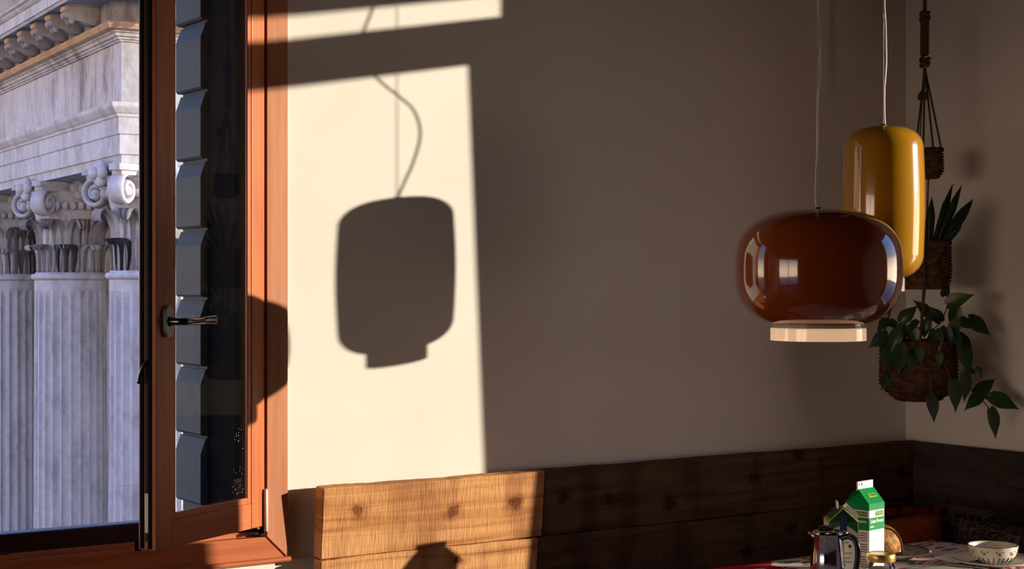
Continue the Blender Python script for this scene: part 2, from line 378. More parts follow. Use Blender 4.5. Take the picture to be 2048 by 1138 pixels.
# ------------------------------------------------------------------ the room shell
XR = 2.152                                          # right wall plane; window wall is y = 0
CEIL = 2.78
OX0, OX1, OZ0, OZ1 = -1.40, -.125, .83, 2.45        # opening in the window wall
bm = bmesh.new(); TW = .33
box(bm, -4.6, OX0, 0, TW, 0, CEIL); box(bm, OX1, XR+.16, 0, TW, 0, CEIL)
box(bm, OX0, OX1, 0, TW, 0, OZ0); box(bm, OX0, OX1, 0, TW, OZ1, CEIL)
wall_back = struct('wall_back', bm, 'plaster')
# right wall with the window that lets the sun in
WY0, WY1, WZ0, WZ1 = -1.95, -1.10, .74, 2.61
bm = bmesh.new(); X1 = XR+.16
box(bm, XR, X1, WY1, 0, 0, CEIL); box(bm, XR, X1, -5.6, WY0, 0, CEIL)
box(bm, XR, X1, WY0, WY1, 0, WZ0); box(bm, XR, X1, WY0, WY1, WZ1, CEIL)
struct('wall_right', bm, 'plaster')
bm = bmesh.new(); LY0, LY1, LZ0, LZ1 = -2.7, -.15, .12, 2.15
box(bm, -4.6, -4.45, -5.6, LY0, 0, CEIL); box(bm, -4.6, -4.45, LY1, 0, 0, CEIL); box(bm, -4.6, -4.45, LY0, LY1, 0, LZ0); box(bm, -4.6, -4.45, LY0, LY1, LZ1, CEIL)
struct('wall_left', bm, 'dark_room')
fill_win = bpy.data.objects.new('fill_window', None); COL.objects.link(fill_win); fill_win['kind'] = 'structure'; fill_win['label'] = 'unseen left-wall window added to brighten the right wall'  # unseen opening added to bring daylight onto the right wall
for a in ((LY0, LY0+.06, LZ0, LZ1), (LY1-.06, LY1, LZ0, LZ1), ((LY0+LY1)/2-.04, (LY0+LY1)/2+.04, LZ0+.06, LZ1-.06), (LY0+.06, LY1-.06, LZ0, LZ0+.06), (LY0+.06, LY1-.06, LZ1-.06, LZ1)):
    obj('fill_window_member', bbox(-4.55, -4.48, *a, bevel=.004), 'frame', fill_win)
bm = bmesh.new(); box(bm, -4.6, X1, -5.75, -5.6, 0, CEIL); struct('wall_front', bm, 'dark_room')
bm = bmesh.new(); box(bm, -4.6, X1, -5.75, TW, -.2, 0); struct('floor', bm, 'floor')
bm = bmesh.new(); box(bm, -4.6, X1, -5.75, TW, CEIL, CEIL+.2); struct('ceiling', bm, 'ceiling')

# window_1: fixed timber frame in the window wall
win = bpy.data.objects.new('window_1', None); COL.objects.link(win); win['kind'] = 'structure'
win['label'] = 'reddish brown varnished timber window frame in the cream wall'
FX0, FX1, FZ0, FZ1 = -1.43, -.100, .800, 2.48       # outer edges of the face
fw = .062
def mitred(name, pts, m, y0=-.02, y1=.055):
    bm = bmesh.new(); extrude_poly(bm, pts, 'y', y0, y1)
    bmesh.ops.recalc_face_normals(bm, faces=bm.faces[:])
    bmesh.ops.bevel(bm, geom=[e for e in bm.edges if all(abs(v.co.y-y0) < 1e-5 for v in e.verts)], offset=.004, segments=2, affect='EDGES')
    return obj(name, bm, m, win)
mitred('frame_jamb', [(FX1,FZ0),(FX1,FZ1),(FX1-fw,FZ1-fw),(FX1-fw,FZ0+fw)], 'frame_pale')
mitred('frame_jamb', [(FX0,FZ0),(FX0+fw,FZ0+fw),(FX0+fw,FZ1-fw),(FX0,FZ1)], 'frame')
mitred('frame_sill', [(FX0,FZ0),(FX1,FZ0),(FX1-fw,FZ0+fw),(FX0+fw,FZ0+fw)], 'frame_h')
mitred('frame_head', [(FX0,FZ1),(FX0+fw,FZ1-fw),(FX1-fw,FZ1-fw),(FX1,FZ1)], 'frame_h')
# rounded nosing under the sill, rebate and weather lip behind the sash seat
bm = bmesh.new(); tube(bm, [(FX0, -.022, FZ0+.003), (FX1+.004, -.022, FZ0+.003)], .007, 10); obj('sill_nosing', bm, 'frame_h', win)
obj('sill_lip', bbox(FX0+fw, FX1-fw, .03, .075, FZ0+fw-.005, .918, bevel=.006), mat('dark_outer_timber', (.035, .016, .010), .4), win)
obj('rebate', bbox(FX0+fw-.002, FX1-fw+.002, .012, .03, FZ0+fw-.004, FZ0+fw+.012, bevel=.003), 'frame_h', win)
obj('jamb_lip', bbox(FX1-fw-.02, FX1-fw+.001, .03, .075, FZ0+fw, FZ1-fw, bevel=.004), M['black_trim'], win)
obj('rebate_shade', bbox(FX1-fw-.006, FX1-fw+.001, -.012, .03, FZ0+fw+.01, FZ1-fw, bevel=.001), 'gasket', win)  # black strip that puts shade into the jamb rebate
for x0 in (-1.005, -.865):
    obj('strike_plate', bbox(x0, x0+.075, .010, .031, .8735, .879), 'steel', win)
# painted reveal outside the frame
obj('reveal_lining', bbox(-.158, -.122, .076, .345, .86, 2.44), 'black_trim', win)
obj('reveal_lining', bbox(-1.41, -1.37, .076, .345, .86, 2.44), 'black_trim', win)
obj('reveal_lining', bbox(-1.37, -.158, .076, .345, 2.40, 2.44), 'black_trim', win)
obj('stone_sill', bbox(-1.45, -.08, .076, .40, .80, .862, bevel=.008), 'stone_worn', win)

# window_2: the window in the right wall; its sash is tilted a little into the room
win2 = bpy.data.objects.new('window_2', None); COL.objects.link(win2); win2['kind'] = 'structure'
win2['label'] = 'tall timber window in the right wall with a tilted sash'
obj('frame_jamb', bbox(XR-.004, XR+.05, -1.14, -1.085, WZ0, WZ1, bevel=.003), 'frame', win2)
obj('frame_jamb', bbox(XR-.004, XR+.05, -1.97, -1.81, WZ0, WZ1, bevel=.003), 'frame', win2)
obj('frame_head', bbox(XR-.004, XR+.05, -1.81, -1.14, WZ1-.03, WZ1+.03, bevel=.003), 'frame', win2)
obj('frame_sill', bbox(XR-.02, XR+.06, -1.97, -1.085, WZ0-.06, WZ0+.005, bevel=.004), 'frame', win2)
struct('sky_blocker', bbox(X1, X1+1.05, -3.2, .4, 2.86, 2.96), 'ceiling')['label'] = 'added unseen slab blocking sky above the right window'  # added slab out of view, keeps high skylight out of the room
tilt = bpy.data.objects.new('tilted_sash', None); COL.objects.link(tilt); tilt.parent = win2
tilt.location = (XR-.006, -1.45, WZ0+.01); tilt.rotation_euler = (0, R(-2.72), 0)
for nm, a in (('stile', (-.05, 0, .326, .40, 0, 1.745)), ('stile', (-.05, 0, -.405, -.298, 0, 1.745)),
              ('rail', (-.05, 0, -.298, .326, 1.628, 1.745)), ('rail', (-.05, 0, -.298, .326, 0, .035))):
    obj(nm, bbox(*a, bevel=.003), 'frame', tilt)

# ------------------------------------------------------------------ the church across the way
BX, BY, BROT = 5.06, 14.97, R(-4.0)
Z0 = 1.49
ground = struct('floor_outside', bbox(-90, 90, -60, 90, -6.2, -6.0), 'ground')
def sweep_L(prof, L, Rr):
    """closed profile (offset outwards, z) swept along the shaded front (to +y), round the corner and along the sunlit end (to +x)"""
    bm = bmesh.new(); n = len(prof)
    rows = [[bm.verts.new((-o, L, z)) for o, z in prof], [bm.verts.new((-o, -o, z)) for o, z in prof], [bm.verts.new((Rr, -o, z)) for o, z in prof]]
    for a, b in zip(rows[:-1], rows[1:]):
        for i in range(n): bm.faces.new((a[i], a[(i+1)%n], b[(i+1)%n], b[i]))
    bm.faces.new(rows[0]); bm.faces.new(rows[-1][::-1])
    return bm
ent = thing('church_entablature', 'weathered white stone entablature with bracketed cornice outside the window', 'entablature', (BX, BY, 0), BROT)
LL, RR = 24, 8
IN = -1.0
za = 2.93
def sub(h): return Z0 + h
def part_sweep(name, pts, m='stone', parent=None):
    o = obj(name, sweep_L(pts, LL, RR), m, parent or ent); return o
part_sweep('fascia', [(IN, za), (.0, za), (.0, sub(1.555)), (IN, sub(1.555))])
part_sweep('fascia', [(IN, sub(1.555)), (.03, sub(1.555)), (.03, sub(1.785)), (.05, sub(1.80)), (.05, sub(1.83)), (IN, sub(1.83))])
part_sweep('fascia', [(IN, sub(1.83)), (.05, sub(1.83)), (.05, sub(2.0)), (IN, sub(2.0))])
part_sweep('taenia', [(IN, sub(2.0)), (.07, sub(2.0)), (.075, sub(2.03)), (.10, sub(2.05)), (.14, sub(2.10)), (.15, sub(2.12)), (.15, sub(2.165)), (.0, sub(2.18)), (IN, sub(2.18))])
# frieze in stone slabs, joints recessed
for i in range(12):
    y0 = .35 + i*1.9 if i else -.001
    a = .0 if i == 0 else .35 + (i-1)*1.9 + .006
    y1 = .35 + i*1.9
    obj('frieze_slab', bbox(0, .5, a, y1, sub(2.18), sub(2.905), bevel=.004, seg=1), 'stone_worn' if i % 3 == 1 else 'stone', ent)
for i in range(4):
    a = .5 + i*2 + (.005 if i else 0); obj('frieze_slab', bbox(a, .5+(i+1)*2, 0, .5, sub(2.18), sub(2.905), bevel=.004, seg=1), 'stone', ent)
obj('frieze_slab', bbox(0, .5, -.0, .0 + .002, sub(2.18), sub(2.905)), 'stone', ent)
part_sweep('bed_moulding', [(IN, sub(2.90)), (.03, sub(2.90)), (.035, sub(2.915)), (.06, sub(2.925)), (.06, sub(2.945)), (.09, sub(2.955)), (.10, sub(2.985)), (.13, sub(3.0)), (.13, sub(3.015)), (IN, sub(3.015))], 'stone_worn')
part_sweep('bed_moulding', [(IN, sub(3.015)), (.15, sub(3.015)), (.20, sub(3.03)), (.22, sub(3.07)), (.22, sub(3.105)), (IN, sub(3.105))], 'stone_ochre')
part_sweep('cornice_back', [(IN, sub(3.105)), (.16, sub(3.105)), (.16, sub(3.36)), (IN, sub(3.36))], 'stone_dark')
cor = part_sweep('corona', [(IN, sub(3.36)), (.62, sub(3.36)), (.62, sub(3.33)), (.66, sub(3.32)), (.68, sub(3.345)), (.70, sub(3.35)), (.70, sub(3.48)), (.72, sub(3.485)), (.75, sub(3.51)), (.75, sub(3.525)), (.79, sub(3.54)), (.80, sub(3.56)), (.90, sub(3.66)), (1.0, sub(3.85)), (1.0, sub(3.95)), (IN, sub(4.1))])
# scroll brackets under the corona
def bracket():
    bm = bmesh.new()
    prof = [(.16, 3.12), (.24, 3.115), (.32, 3.13), (.40, 3.155), (.48, 3.16), (.54, 3.17), (.56, 3.21), (.545, 3.25), (.56, 3.28), (.56, 3.33), (.16, 3.33)]
    extrude_poly(bm, [(-o, sub(z)) for o, z in prof], 'y', -.105, .105)
    bmesh.ops.recalc_face_normals(bm, faces=bm.faces[:])
    for cy in (-.06, .06):
        for cx, cz, r in ((-.55, 3.225, .050), (-.50, 3.155, .040)):
            bmesh.ops.create_uvsphere(bm, u_segments=10, v_segments=6, radius=r, matrix=Matrix.Translation((cx, cy, sub(cz))))
    return mesh('bracket', bm)
def cap_block(): return mesh('bracket_cap', bbox(-.59, -.16, -.125, .125, sub(3.325), sub(3.362), bevel=.006))
bme, cme = bracket(), cap_block()
tip_me = mesh('bracket_rosette', bbox(-.60, -.52, -.10, .10, sub(3.265), sub(3.345), bevel=.02))
for k in range(13):
    y = .42 + k*.735
    b = obj('bracket', bme, 'stone_dark', cor, loc=(0, y, 0)); b.data.materials[0] = M['stone_dark']
    obj('bracket_cap', cme, 'stone_dark', cor, loc=(0, y, 0)); obj('bracket_rosette', tip_me, 'stone_ochre', cor, loc=(0, y, 0))
bme2 = bme.copy(); bme2.materials.clear(); bme2.materials.append(M['stone'])
for k in range(6):
    x = .42 + k*.735
    obj('bracket', bme2, None, cor, loc=(x, 0, 0), rot=(0, 0, R(90))); obj('bracket_cap', cme, None, cor, loc=(x, 0, 0), rot=(0, 0, R(90)))
# soffit and inner wall of the portico
obj('portico_ceiling', bbox(1.0, 6, 1.0, LL, za+.25, za+.45), 'stone_dark', ent)
inner = obj('inner_wall', bbox(2.6, 3.0, 1.2, LL, -6, za+.3), 'stone_dark', ent)
obj('inner_wall', bbox(3.0, RR, 1.2, 1.6, -6, za+.3), 'stone', ent)

# columns -------------------------------------------------------------------
def flute_r(a, r, depth):
    k = (a / (2*math.pi) * 24) % 1.0
    u = abs(k-.5)/.5                                  # 0 mid flute, 1 on fillet
    if u > .78: return r
    return r - depth*math.sqrt(max(0, 1-(u/.78)**2))
def drum(z0, z1, rb, rt, top_end=False):
    bm = bmesh.new(); seg = 24*10; rings = []
    hs = [0, .004] + ([.5, .86, .90, .925, .94, .96] if top_end else [.5]) + [.996, 1]
    for h in hs:
        rr = rb + (rt-rb)*h
        dep = .055
        if top_end: dep *= 1 if h <= .86 else max(0, 1-((h-.86)/.08)**2) if h < .94 else 0
        if h in (0, 1): rr -= .006
        ring = []
        for i in range(seg):
            a = 2*math.pi*i/seg; r_ = flute_r(a, rr, dep)
            ring.append(bm.verts.new((r_*math.cos(a), r_*math.sin(a), z0+(z1-z0)*h)))
        rings.append(ring)
    for a, b in zip(rings[:-1], rings[1:]):
        for i in range(seg): bm.faces.new((a[i], a[(i+1)%seg], b[(i+1)%seg], b[i]))
    bm.faces.new(rings[0][::-1]); bm.faces.new(rings[-1])
    return mesh('drum', bm)
def acanthus(H, W, out):
    bm = bmesh.new()
    path = [(0, 0), (.01, .25), (.03, .5), (.10, .72), (.28, .88), (.58, .97), (.86, .985), (1.0, .93), (1.0, .85), (.88, .80)]
    wid = [.80, .92, 1.0, .98, .92, .80, .66, .50, .36, .22]
    rows = []
    nacross = 12
    for (o, h), wd in zip(path, wid):
        row = []
        for j in range(nacross+1):
            s = j/nacross*2-1
            rib = .030*math.cos(s*math.pi*3.0) * (1 if abs(s) < .95 else .2)
            back = -.05*s*s
            row.append(bm.verts.new((o*out + rib + back, s*W*wd, h*H)))
        rows.append(row)
    for a, b in zip(rows[:-1], rows[1:]):
        for j in range(nacross): bm.faces.new((a[j], a[j+1], b[j+1], b[j]))
    g = bmesh.ops.solidify(bm, geom=bm.faces[:], thickness=.035)
    return mesh('acanthus_leaf', bm, True)
def volute():
    bm = bmesh.new(); pts = []
    for i in range(40):
        t = i/39; a = R(100) - t*R(600); r = .19*(1-.82*t)
        pts.append((r*math.cos(a), 0, r*math.sin(a)))
    pts = [(-.42, 0, -.12), (-.30, 0, .06), (-.15, 0, .17)] + pts
    tube(bm, pts, lambda t: (.035, .105+.02*t), 8, flat=(0, 0, 1))
    bmesh.ops.create_uvsphere(bm, u_segments=12, v_segments=8, radius=.07, matrix=Matrix.Translation((0, 0, 0)) @ Matrix.Diagonal((1, 1.9, 1, 1)))
    return mesh('volute', bm, True)
def abacus():
    bm = bmesh.new(); poly = []
    c = .76
    for q in range(4):
        a0 = R(45+90*q)
        p = Vector((math.cos(a0), math.sin(a0)))*c*1.2; t = Vector((-math.sin(a0), math.cos(a0)))
        p2 = Vector((math.cos(a0+R(90)), math.sin(a0+R(90))))*c*1.2; t2 = Vector((-math.sin(a0+R(90)), math.cos(a0+R(90))))
        A = p+t*.07; B = p2-t2*.07; nrm = Vector((math.cos(a0+R(45)), math.sin(a0+R(45))))
        for k in range(9):
            u = k/8; q_ = A.lerp(B, u) - nrm*.16*math.sin(math.pi*u); poly.append((q_.x, q_.y))
    for s, z0, z1 in ((.93, 2.795, 2.85), (1.0, 2.85, 2.925)):
        extrude_poly(bm, [(x*s, y*s) for x, y in poly], 'z', z0, z1)
    return mesh('abacus', bm)
def fleuron():
    bm = bmesh.new()
    for k in range(6):
        a = 2*math.pi*k/6
        bmesh.ops.create_uvsphere(bm, u_segments=8, v_segments=6, radius=.085, matrix=Matrix.Translation((.03, .10*math.cos(a), .10*math.sin(a))) @ Matrix.Diagonal((.8, 1, 1, 1)))
    bmesh.ops.create_uvsphere(bm, u_segments=8, v_segments=6, radius=.08, matrix=Matrix.Translation((.10, 0, 0)))
    return mesh('fleuron', bm, True)
NECK = 1.62
drums = [('a', -6.0, -1.90), ('b', -1.90, -.95), ('c', -.95, NECK-.06)]
def rad(z): return .52 - .022*max(0, (z+6)/7.6)**1.6
dm = [drum(z0, z1, rad(z0), rad(z1), i == 2) for i, (_, z0, z1) in enumerate(drums)]
am1, am2, vm, abm, flm = acanthus(.42, .185, .17), acanthus(.78, .175, .26), volute(), abacus(), fleuron()
bm = bmesh.new(); lathe(bm, [(0, NECK-.07), (.50, NECK-.07), (.535, NECK-.05), (.55, NECK-.02), (.535, NECK+.012), (.49, NECK+.02), (.49, NECK+.04), (0, NECK+.04)], 48)
astr = mesh('astragal', bm, True)
bm = bmesh.new(); lathe(bm, [(0, NECK), (.445, NECK), (.45, 2.1), (.47, 2.4), (.53, 2.6), (.60, 2.74), (.62, 2.80), (0, 2.80)], 40)
bell = mesh('bell', bm, True)
bm = bmesh.new()
for k in range(32):
    a = 2*math.pi*k/32; bmesh.ops.create_uvsphere(bm, u_segments=8, v_segments=6, radius=.05, matrix=Matrix.Translation((.56*math.cos(a), .56*math.sin(a), 2.60)) @ Matrix.Diagonal((1, 1, 1.35, 1)))
echm = mesh('egg_band', bm, True)
def place_local(x, y):
    return (BX + x*math.cos(BROT) - y*math.sin(BROT), BY + x*math.sin(BROT) + y*math.cos(BROT), 0)
def column(y, label, m_cap):
    t = thing('fluted_column', label, 'column', place_local(.52, .52+y), BROT, 'columns of the church portico')
    for d in dm: obj('drum', d, 'stone', t)
    cap = obj('capital', bell, 'stone_worn', t)
    obj('astragal', astr, 'stone', cap)
    obj('egg_band', echm, 'stone_worn', cap); obj('abacus', abm, 'stone', cap)
    for k in range(8):
        for me_, r0, da, z in ((am1, .445, 22.5, NECK+.02), (am2, .44, 0, NECK+.02)):
            a = R(45*k+da); obj('acanthus_leaf', me_, m_cap, cap, loc=(r0*math.cos(a), r0*math.sin(a), z), rot=(0, 0, a))
    for k in range(4):
        a = R(45+90*k); obj('volute', vm, 'stone', cap, loc=(.72*math.cos(a), .72*math.sin(a), 2.62), rot=(0, 0, a))
        a = R(90*k); obj('fleuron', flm, 'stone', cap, loc=(.60*math.cos(a), .60*math.sin(a), 2.84), rot=(0, 0, a))
    return t
column(0, 'fluted white stone column at the building corner, partly behind the window sash', 'stone_worn')
column(3.75, 'fluted white stone column second from the corner, wholly in view', 'stone_worn')
column(7.5, 'sooty fluted stone column cut by the left picture edge', 'stone_worn')

# ------------------------------------------------------------------ exterior shutter seen through the pane
sh = thing('exterior_shutter', 'slate grey slatted outdoor shutter seen through the window pane', 'shutter', (-.156, .345, .86))
obj('back_panel', bbox(-.004, .02, .0, .166, .0, 1.56), 'slate', sh)
P = .1855
prof = [(-.003, .003), (-.018, .003), (-.0235, .009), (-.0235, .140), (-.009, .181), (-.003, .181)]
bm = bmesh.new(); extrude_poly(bm, prof, 'y', .0, .17); sme = mesh('slat', bm)
for k in range(-6, 3):
    z = 2.010 + k*P - .86
    if z < 0: continue
    obj('slat', sme, 'slate', sh, loc=(0, 0, z))

# ------------------------------------------------------------------ open sash
SA = R(209.9)
sash = thing('window_sash', 'open dark timber window sash with glass pane and lever handle', 'window sash', (-.158, -.012, .889), SA)
SW, SH, ST = .43, 1.46, .05
obj('stile', bbox(0, .060, -ST, 0, 0, SH, bevel=.003), 'frame', sash)
obj('stile', bbox(SW-.060, SW, -ST, 0, 0, SH, bevel=.003), 'frame', sash)
obj('rail', bbox(.060, SW-.060, -ST, -.001, 0, .062, bevel=.002), 'frame_h', sash)
obj('rail', bbox(.060, SW-.060, -ST, -.001, SH-.07, SH, bevel=.002), 'frame_h', sash)
for a in ((.060, .074, .062, SH-.07), (SW-.074, SW-.060, .062, SH-.07)):
    obj('glazing_bead', bbox(a[0], a[1], -.010, -.002, a[2], a[3], bevel=.0015), 'frame', sash)
for a in ((.062, .078), (SH-.086, SH-.07)):
    obj('glazing_bead', bbox(.074, SW-.074, -.010, -.002, a[0], a[1], bevel=.0015), 'frame_h', sash)
obj('pane', bbox(.062, SW-.062, -.016, -.012, .064, SH-.072), 'glass', sash)
for x0 in (.0600, SW-.0618):
    obj('glazing_spacer', bbox(x0, x0+.0018, -ST+.001, -.017, .064, SH-.072), 'gasket', sash)
for y in (-.012, -.034):
    obj('gasket', bbox(SW, SW+.004, y-.008, y, .004, SH-.004), 'gasket', sash)
obj('lock_strip', bbox(SW, SW+.002, -.030, -.022, .02, SH-.02), 'dark_metal', sash)
bm = bmesh.new(); tube(bm, [(SW, -.026, .425), (SW+.010, -.026, .418), (SW+.017, -.03, .400), (SW+.020, -.034, .378)], lambda t: (.006, .004), 8, 3); obj('latch', bm, 'dark_metal', sash, True)
obj('corner_fitting', bbox(SW, SW+.005, -.028, -.018, .04, .13, bevel=.001), 'steel', sash)
# outside cover strip
obj('weather_strip', bbox(0, SW, -ST-.012, -ST, -.004, .02, bevel=.003), 'black_trim', sash)
# lever handle
HZ, HX = .517, SW-.036
hd = obj('handle', None or (lambda bm: (lathe(bm, [(0, 0), (.013, 0), (.013, .011), (.011, .013), (0, .013)], 24), bm)[1])(bmesh.new()), 'dark_metal', sash, True, loc=(HX, 0, HZ), rot=(R(-90), 0, 0))
bm = bmesh.new(); poly = []
for i in range(32):
    a = 2*math.pi*i/32; poly.append((.0145*math.cos(a), .0145*math.sin(a) + (.0215 if math.sin(a) >= 0 else -.0215)))
extrude_poly(bm, poly, 'z', 0, .012); bmesh.ops.recalc_face_normals(bm, faces=bm.faces[:])
bmesh.ops.bevel(bm, geom=[e for e in bm.edges if all(v.co.z > .011 for v in e.verts)], offset=.002, segments=2, affect='EDGES')
ros = obj('rosette', bm, 'rosette', hd); smooth_by_angle(ros)
bm = bmesh.new()
tube(bm, [(0, 0, .004), (0, 0, .030), (-.006, 0, .043), (-.020, 0, .048), (-.060, .000, .048), (-.085, -.002, .050), (-.108, -.002, .052), (-.116, -.002, .052)],
     lambda t: (.0085, .0085) if t < .62 else (.0085 + .003*(t-.62)/.3 if t < .92 else .0115*(1-((t-.92)/.08)**2*.8), .0075 if t < .92 else .0075*(1-((t-.92)/.08)**2*.8)), 16, 5, flat=(0, 1, 0))
obj('lever', bm, 'handle_metal', hd, True)
hg = obj('hinge', bbox(-.008, .001, -.028, .006, -.012, .012, bevel=.002), 'steel', sash)
bm = bmesh.new(); lathe(bm, [(0, .0), (.005, .0), (.005, .10), (.003, .105), (0, .105)], 14); obj('hinge_pin', bm, 'hinge_white', hg, True, loc=(.009, .006, -.012))
obj('hinge_arm', bbox(.0, .028, -.03, -.012, -.02, -.013), 'dark_metal', hg)

# ------------------------------------------------------------------ corner bench
bench = thing('corner_bench', 'corner bench with rough sawn timber backrest below the cream wall', 'bench', (0, 0, 0))
BT, BTH = .98, .042
lean = math.atan(.085)
def back_plank(x0, x1, z0, z1, yf, m):
    lean_ = lean if z0 > .6 else 0
    bm = bbox(x0, x1, 0, BTH, 0, z1-z0); L = x1-x0
    bmesh.ops.subdivide_edges(bm, edges=[e for e in bm.edges if abs(e.verts[0].co.x-e.verts[1].co.x) > .5], cuts=40, use_grid_fill=True)
    rnd = random.Random(int(z0*1000))
    for v in bm.verts:
        s = math.sin(v.co.x*9+z0*50)*.0012 + math.sin(v.co.x*31+z0*9)*.0008 + rnd.uniform(-.0006, .0006)
        if v.co.z > .01: v.co.z += s
        v.co.y += math.sin(v.co.x*13+z0*70)*.0012
    bmesh.ops.bevel(bm, geom=[e for e in bm.edges if e.calc_face_angle(0) > 1], offset=.002, segments=1, affect='EDGES')
    o = obj('backrest_plank', bm, m, bench, loc=(0, yf, z0), rot=(lean_, 0, 0)); return o
zt, yf = BT, -.082
for i, hgt in enumerate((.180, .185, .15)):
    z0 = zt - hgt
    y0 = -.082 + min(.34, BT - z0)*.085; xj = (.645, .632, .66)[i]
    back_plank(-.034, xj-.0008, z0+.0008, zt-.0008, y0, 'plank'); back_plank(xj+.0008, XR-.008, z0+.0008, zt-.0008, y0, 'plank_shade')  # right-hand lengths have the bench's shade put into their colour
    zt = z0
for z0, z1 in ((.800, .980), (.615, .7985), (.465, .6135)):
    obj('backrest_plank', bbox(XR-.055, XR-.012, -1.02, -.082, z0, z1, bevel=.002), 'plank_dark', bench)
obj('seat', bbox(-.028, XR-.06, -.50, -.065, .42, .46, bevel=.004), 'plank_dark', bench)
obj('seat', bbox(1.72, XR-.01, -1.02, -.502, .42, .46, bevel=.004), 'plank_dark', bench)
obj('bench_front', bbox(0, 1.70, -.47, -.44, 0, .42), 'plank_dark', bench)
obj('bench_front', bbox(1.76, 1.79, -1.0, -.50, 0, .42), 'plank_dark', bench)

# ------------------------------------------------------------------ table and cloth
TX0, TX1, TY0, TY1, TZ = .42, 1.74, -1.32, -.50, .745
tb = thing('dining_table', 'wooden dining table hidden under the printed cloth', 'table', ((TX0+TX1)/2, (TY0+TY1)/2, 0))
hx, hy = (TX1-TX0)/2, (TY1-TY0)/2
obj('tabletop', bbox(-hx, hx, -hy, hy, .71, TZ-.002, bevel=.004), 'table_wood', tb)
for sx in (-1, 1):
    for sy in (-1, 1): obj('leg', bbox(sx*(hx-.08)-.03, sx*(hx-.08)+.03, sy*(hy-.08)-.03, sy*(hy-.08)+.03, 0, .71, bevel=.004), 'table_wood', tb)
bm = bmesh.new(); nx, ny = 66, 44
ex, ey = hx+.012, hy+.012
def cl(i, j):
    x = -ex-.16 + (2*ex+.32)*i/nx; y = -ey-.16 + (2*ey+.32)*j/ny
    ox, oy = max(0, abs(x)-ex), max(0, abs(y)-ey); dz = 0
    wob = .010*math.sin(x*23+y*5)+.008*math.sin(y*29)
    z = TZ + .004 + .0012*math.sin(x*17+y*11)
    if ox or oy:
        z = TZ - max(ox, oy) + .004
        if ox: x = math.copysign(ex + .006 + wob*min(1, ox*8)*.8, x)
        if oy: y = math.copysign(ey + .006 + wob*min(1, oy*8)*.8, y)
    return (x, y, z)
g = [[bm.verts.new(cl(i, j)) for j in range(ny+1)] for i in range(nx+1)]
for i in range(nx):
    for j in range(ny): bm.faces.new((g[i][j], g[i+1][j], g[i+1][j+1], g[i][j+1]))
cloth = obj('tablecloth', bm, 'cloth', None, True, loc=((TX0+TX1)/2, (TY0+TY1)/2, 0))
tag(cloth, 'white, red and teal leaf printed cloth spread over the dining table', 'tablecloth')
TC = TZ + .0055                                       # top of the cloth

# ------------------------------------------------------------------ pendant lamps
def superprof(r, hh, n, zc, k=40):
    out = []
    for i in range(k+1):
        a = -math.pi/2 + math.pi*i/k
        out.append((max(0, r*abs(math.cos(a))**(2/n)), zc + math.copysign(hh*abs(math.sin(a))**(2/n), math.sin(a))))
    out[0] = (0, out[0][1]); out[-1] = (0, out[-1][1]); return out
def pendant(name, label, loc, prof, m, ring_r, z_ring0, z_ring1, cable, cord, ztop):
    t = thing(name, label, 'lamp', loc, group='pendant lamps above the table')
    bm = bmesh.new(); lathe(bm, prof, 96); obj('shade', bm, m, t, True)
    bm = bmesh.new(); rr = ring_r
    lathe(bm, [(rr-.012, z_ring1+.02), (rr-.004, z_ring1+.012), (rr-.002, z_ring1), (rr, z_ring1-.001), (rr, z_ring0+.001), (rr-.001, z_ring0), (rr-.004, z_ring0)], 72)
    rg = obj('base_ring', bm, 'white_glass', t); smooth_by_angle(rg, 40)
    bm = bmesh.new(); lathe(bm, [(0, ztop-.004), (.010, ztop-.004), (.010, ztop+.003), (.004, ztop+.006), (0, ztop+.006)], 20); obj('cap', bm, 'steel', t, True)
    bm = bmesh.new(); tube(bm, cable, .0011, 6, 0); obj('steel_cable', bm, 'cord', t, True)
    bm = bmesh.new(); tube(bm, cord, .0027, 8, 8); obj('power_cord', bm, 'cord', t, True)
    bm = bmesh.new(); lathe(bm, [(0, CEIL-.03), (.05, CEIL-.03), (.055, CEIL-.02), (.055, CEIL), (0, CEIL)], 32); c = obj('ceiling_rose', bm, 'white_glass', t, True)
    c.location.z = -loc[2]
    return t
# red-brown squat lamp
zr = 1.357
prof = [p for p in superprof(.197, .1425, 2.75, 1.669-.1425-zr) if not (p[1] < .029 and p[0] < .11)]
prof = [(0, .03), (.108, .030)] + [p for p in prof if p[1] > .0301]
Hc = CEIL - zr
pendant('pendant_lamp', 'squat red brown glass pendant lamp with ivory ring', (.8535, -.9115, zr), prof, 'red_glass', .1125, 0, .0295,
        [(0, 0, .312), (0, 0, Hc)],
        [(-.004, 0, .312), (-.004, .004, .36), (.001, .003, .46), (.004, .006, .56), (.003, -.004, .68), (.005, .004, .80), (.002, .0, .95), (-.010, .02, 1.10), (.0, .03, 1.25), (0, 0, Hc)], .312)
ring_fill = bpy.data.lights.new('ring_fill_light', 'POINT'); ring_fill.energy = .55; ring_fill.color = (1, .72, .48); ring_fill.shadow_soft_size = .006  # added point light that makes the ivory base ring glow
bo = bpy.data.objects.new('ring_fill_light', ring_fill); COL.objects.link(bo); bo.location = (.8535, -.9115, zr+.014)
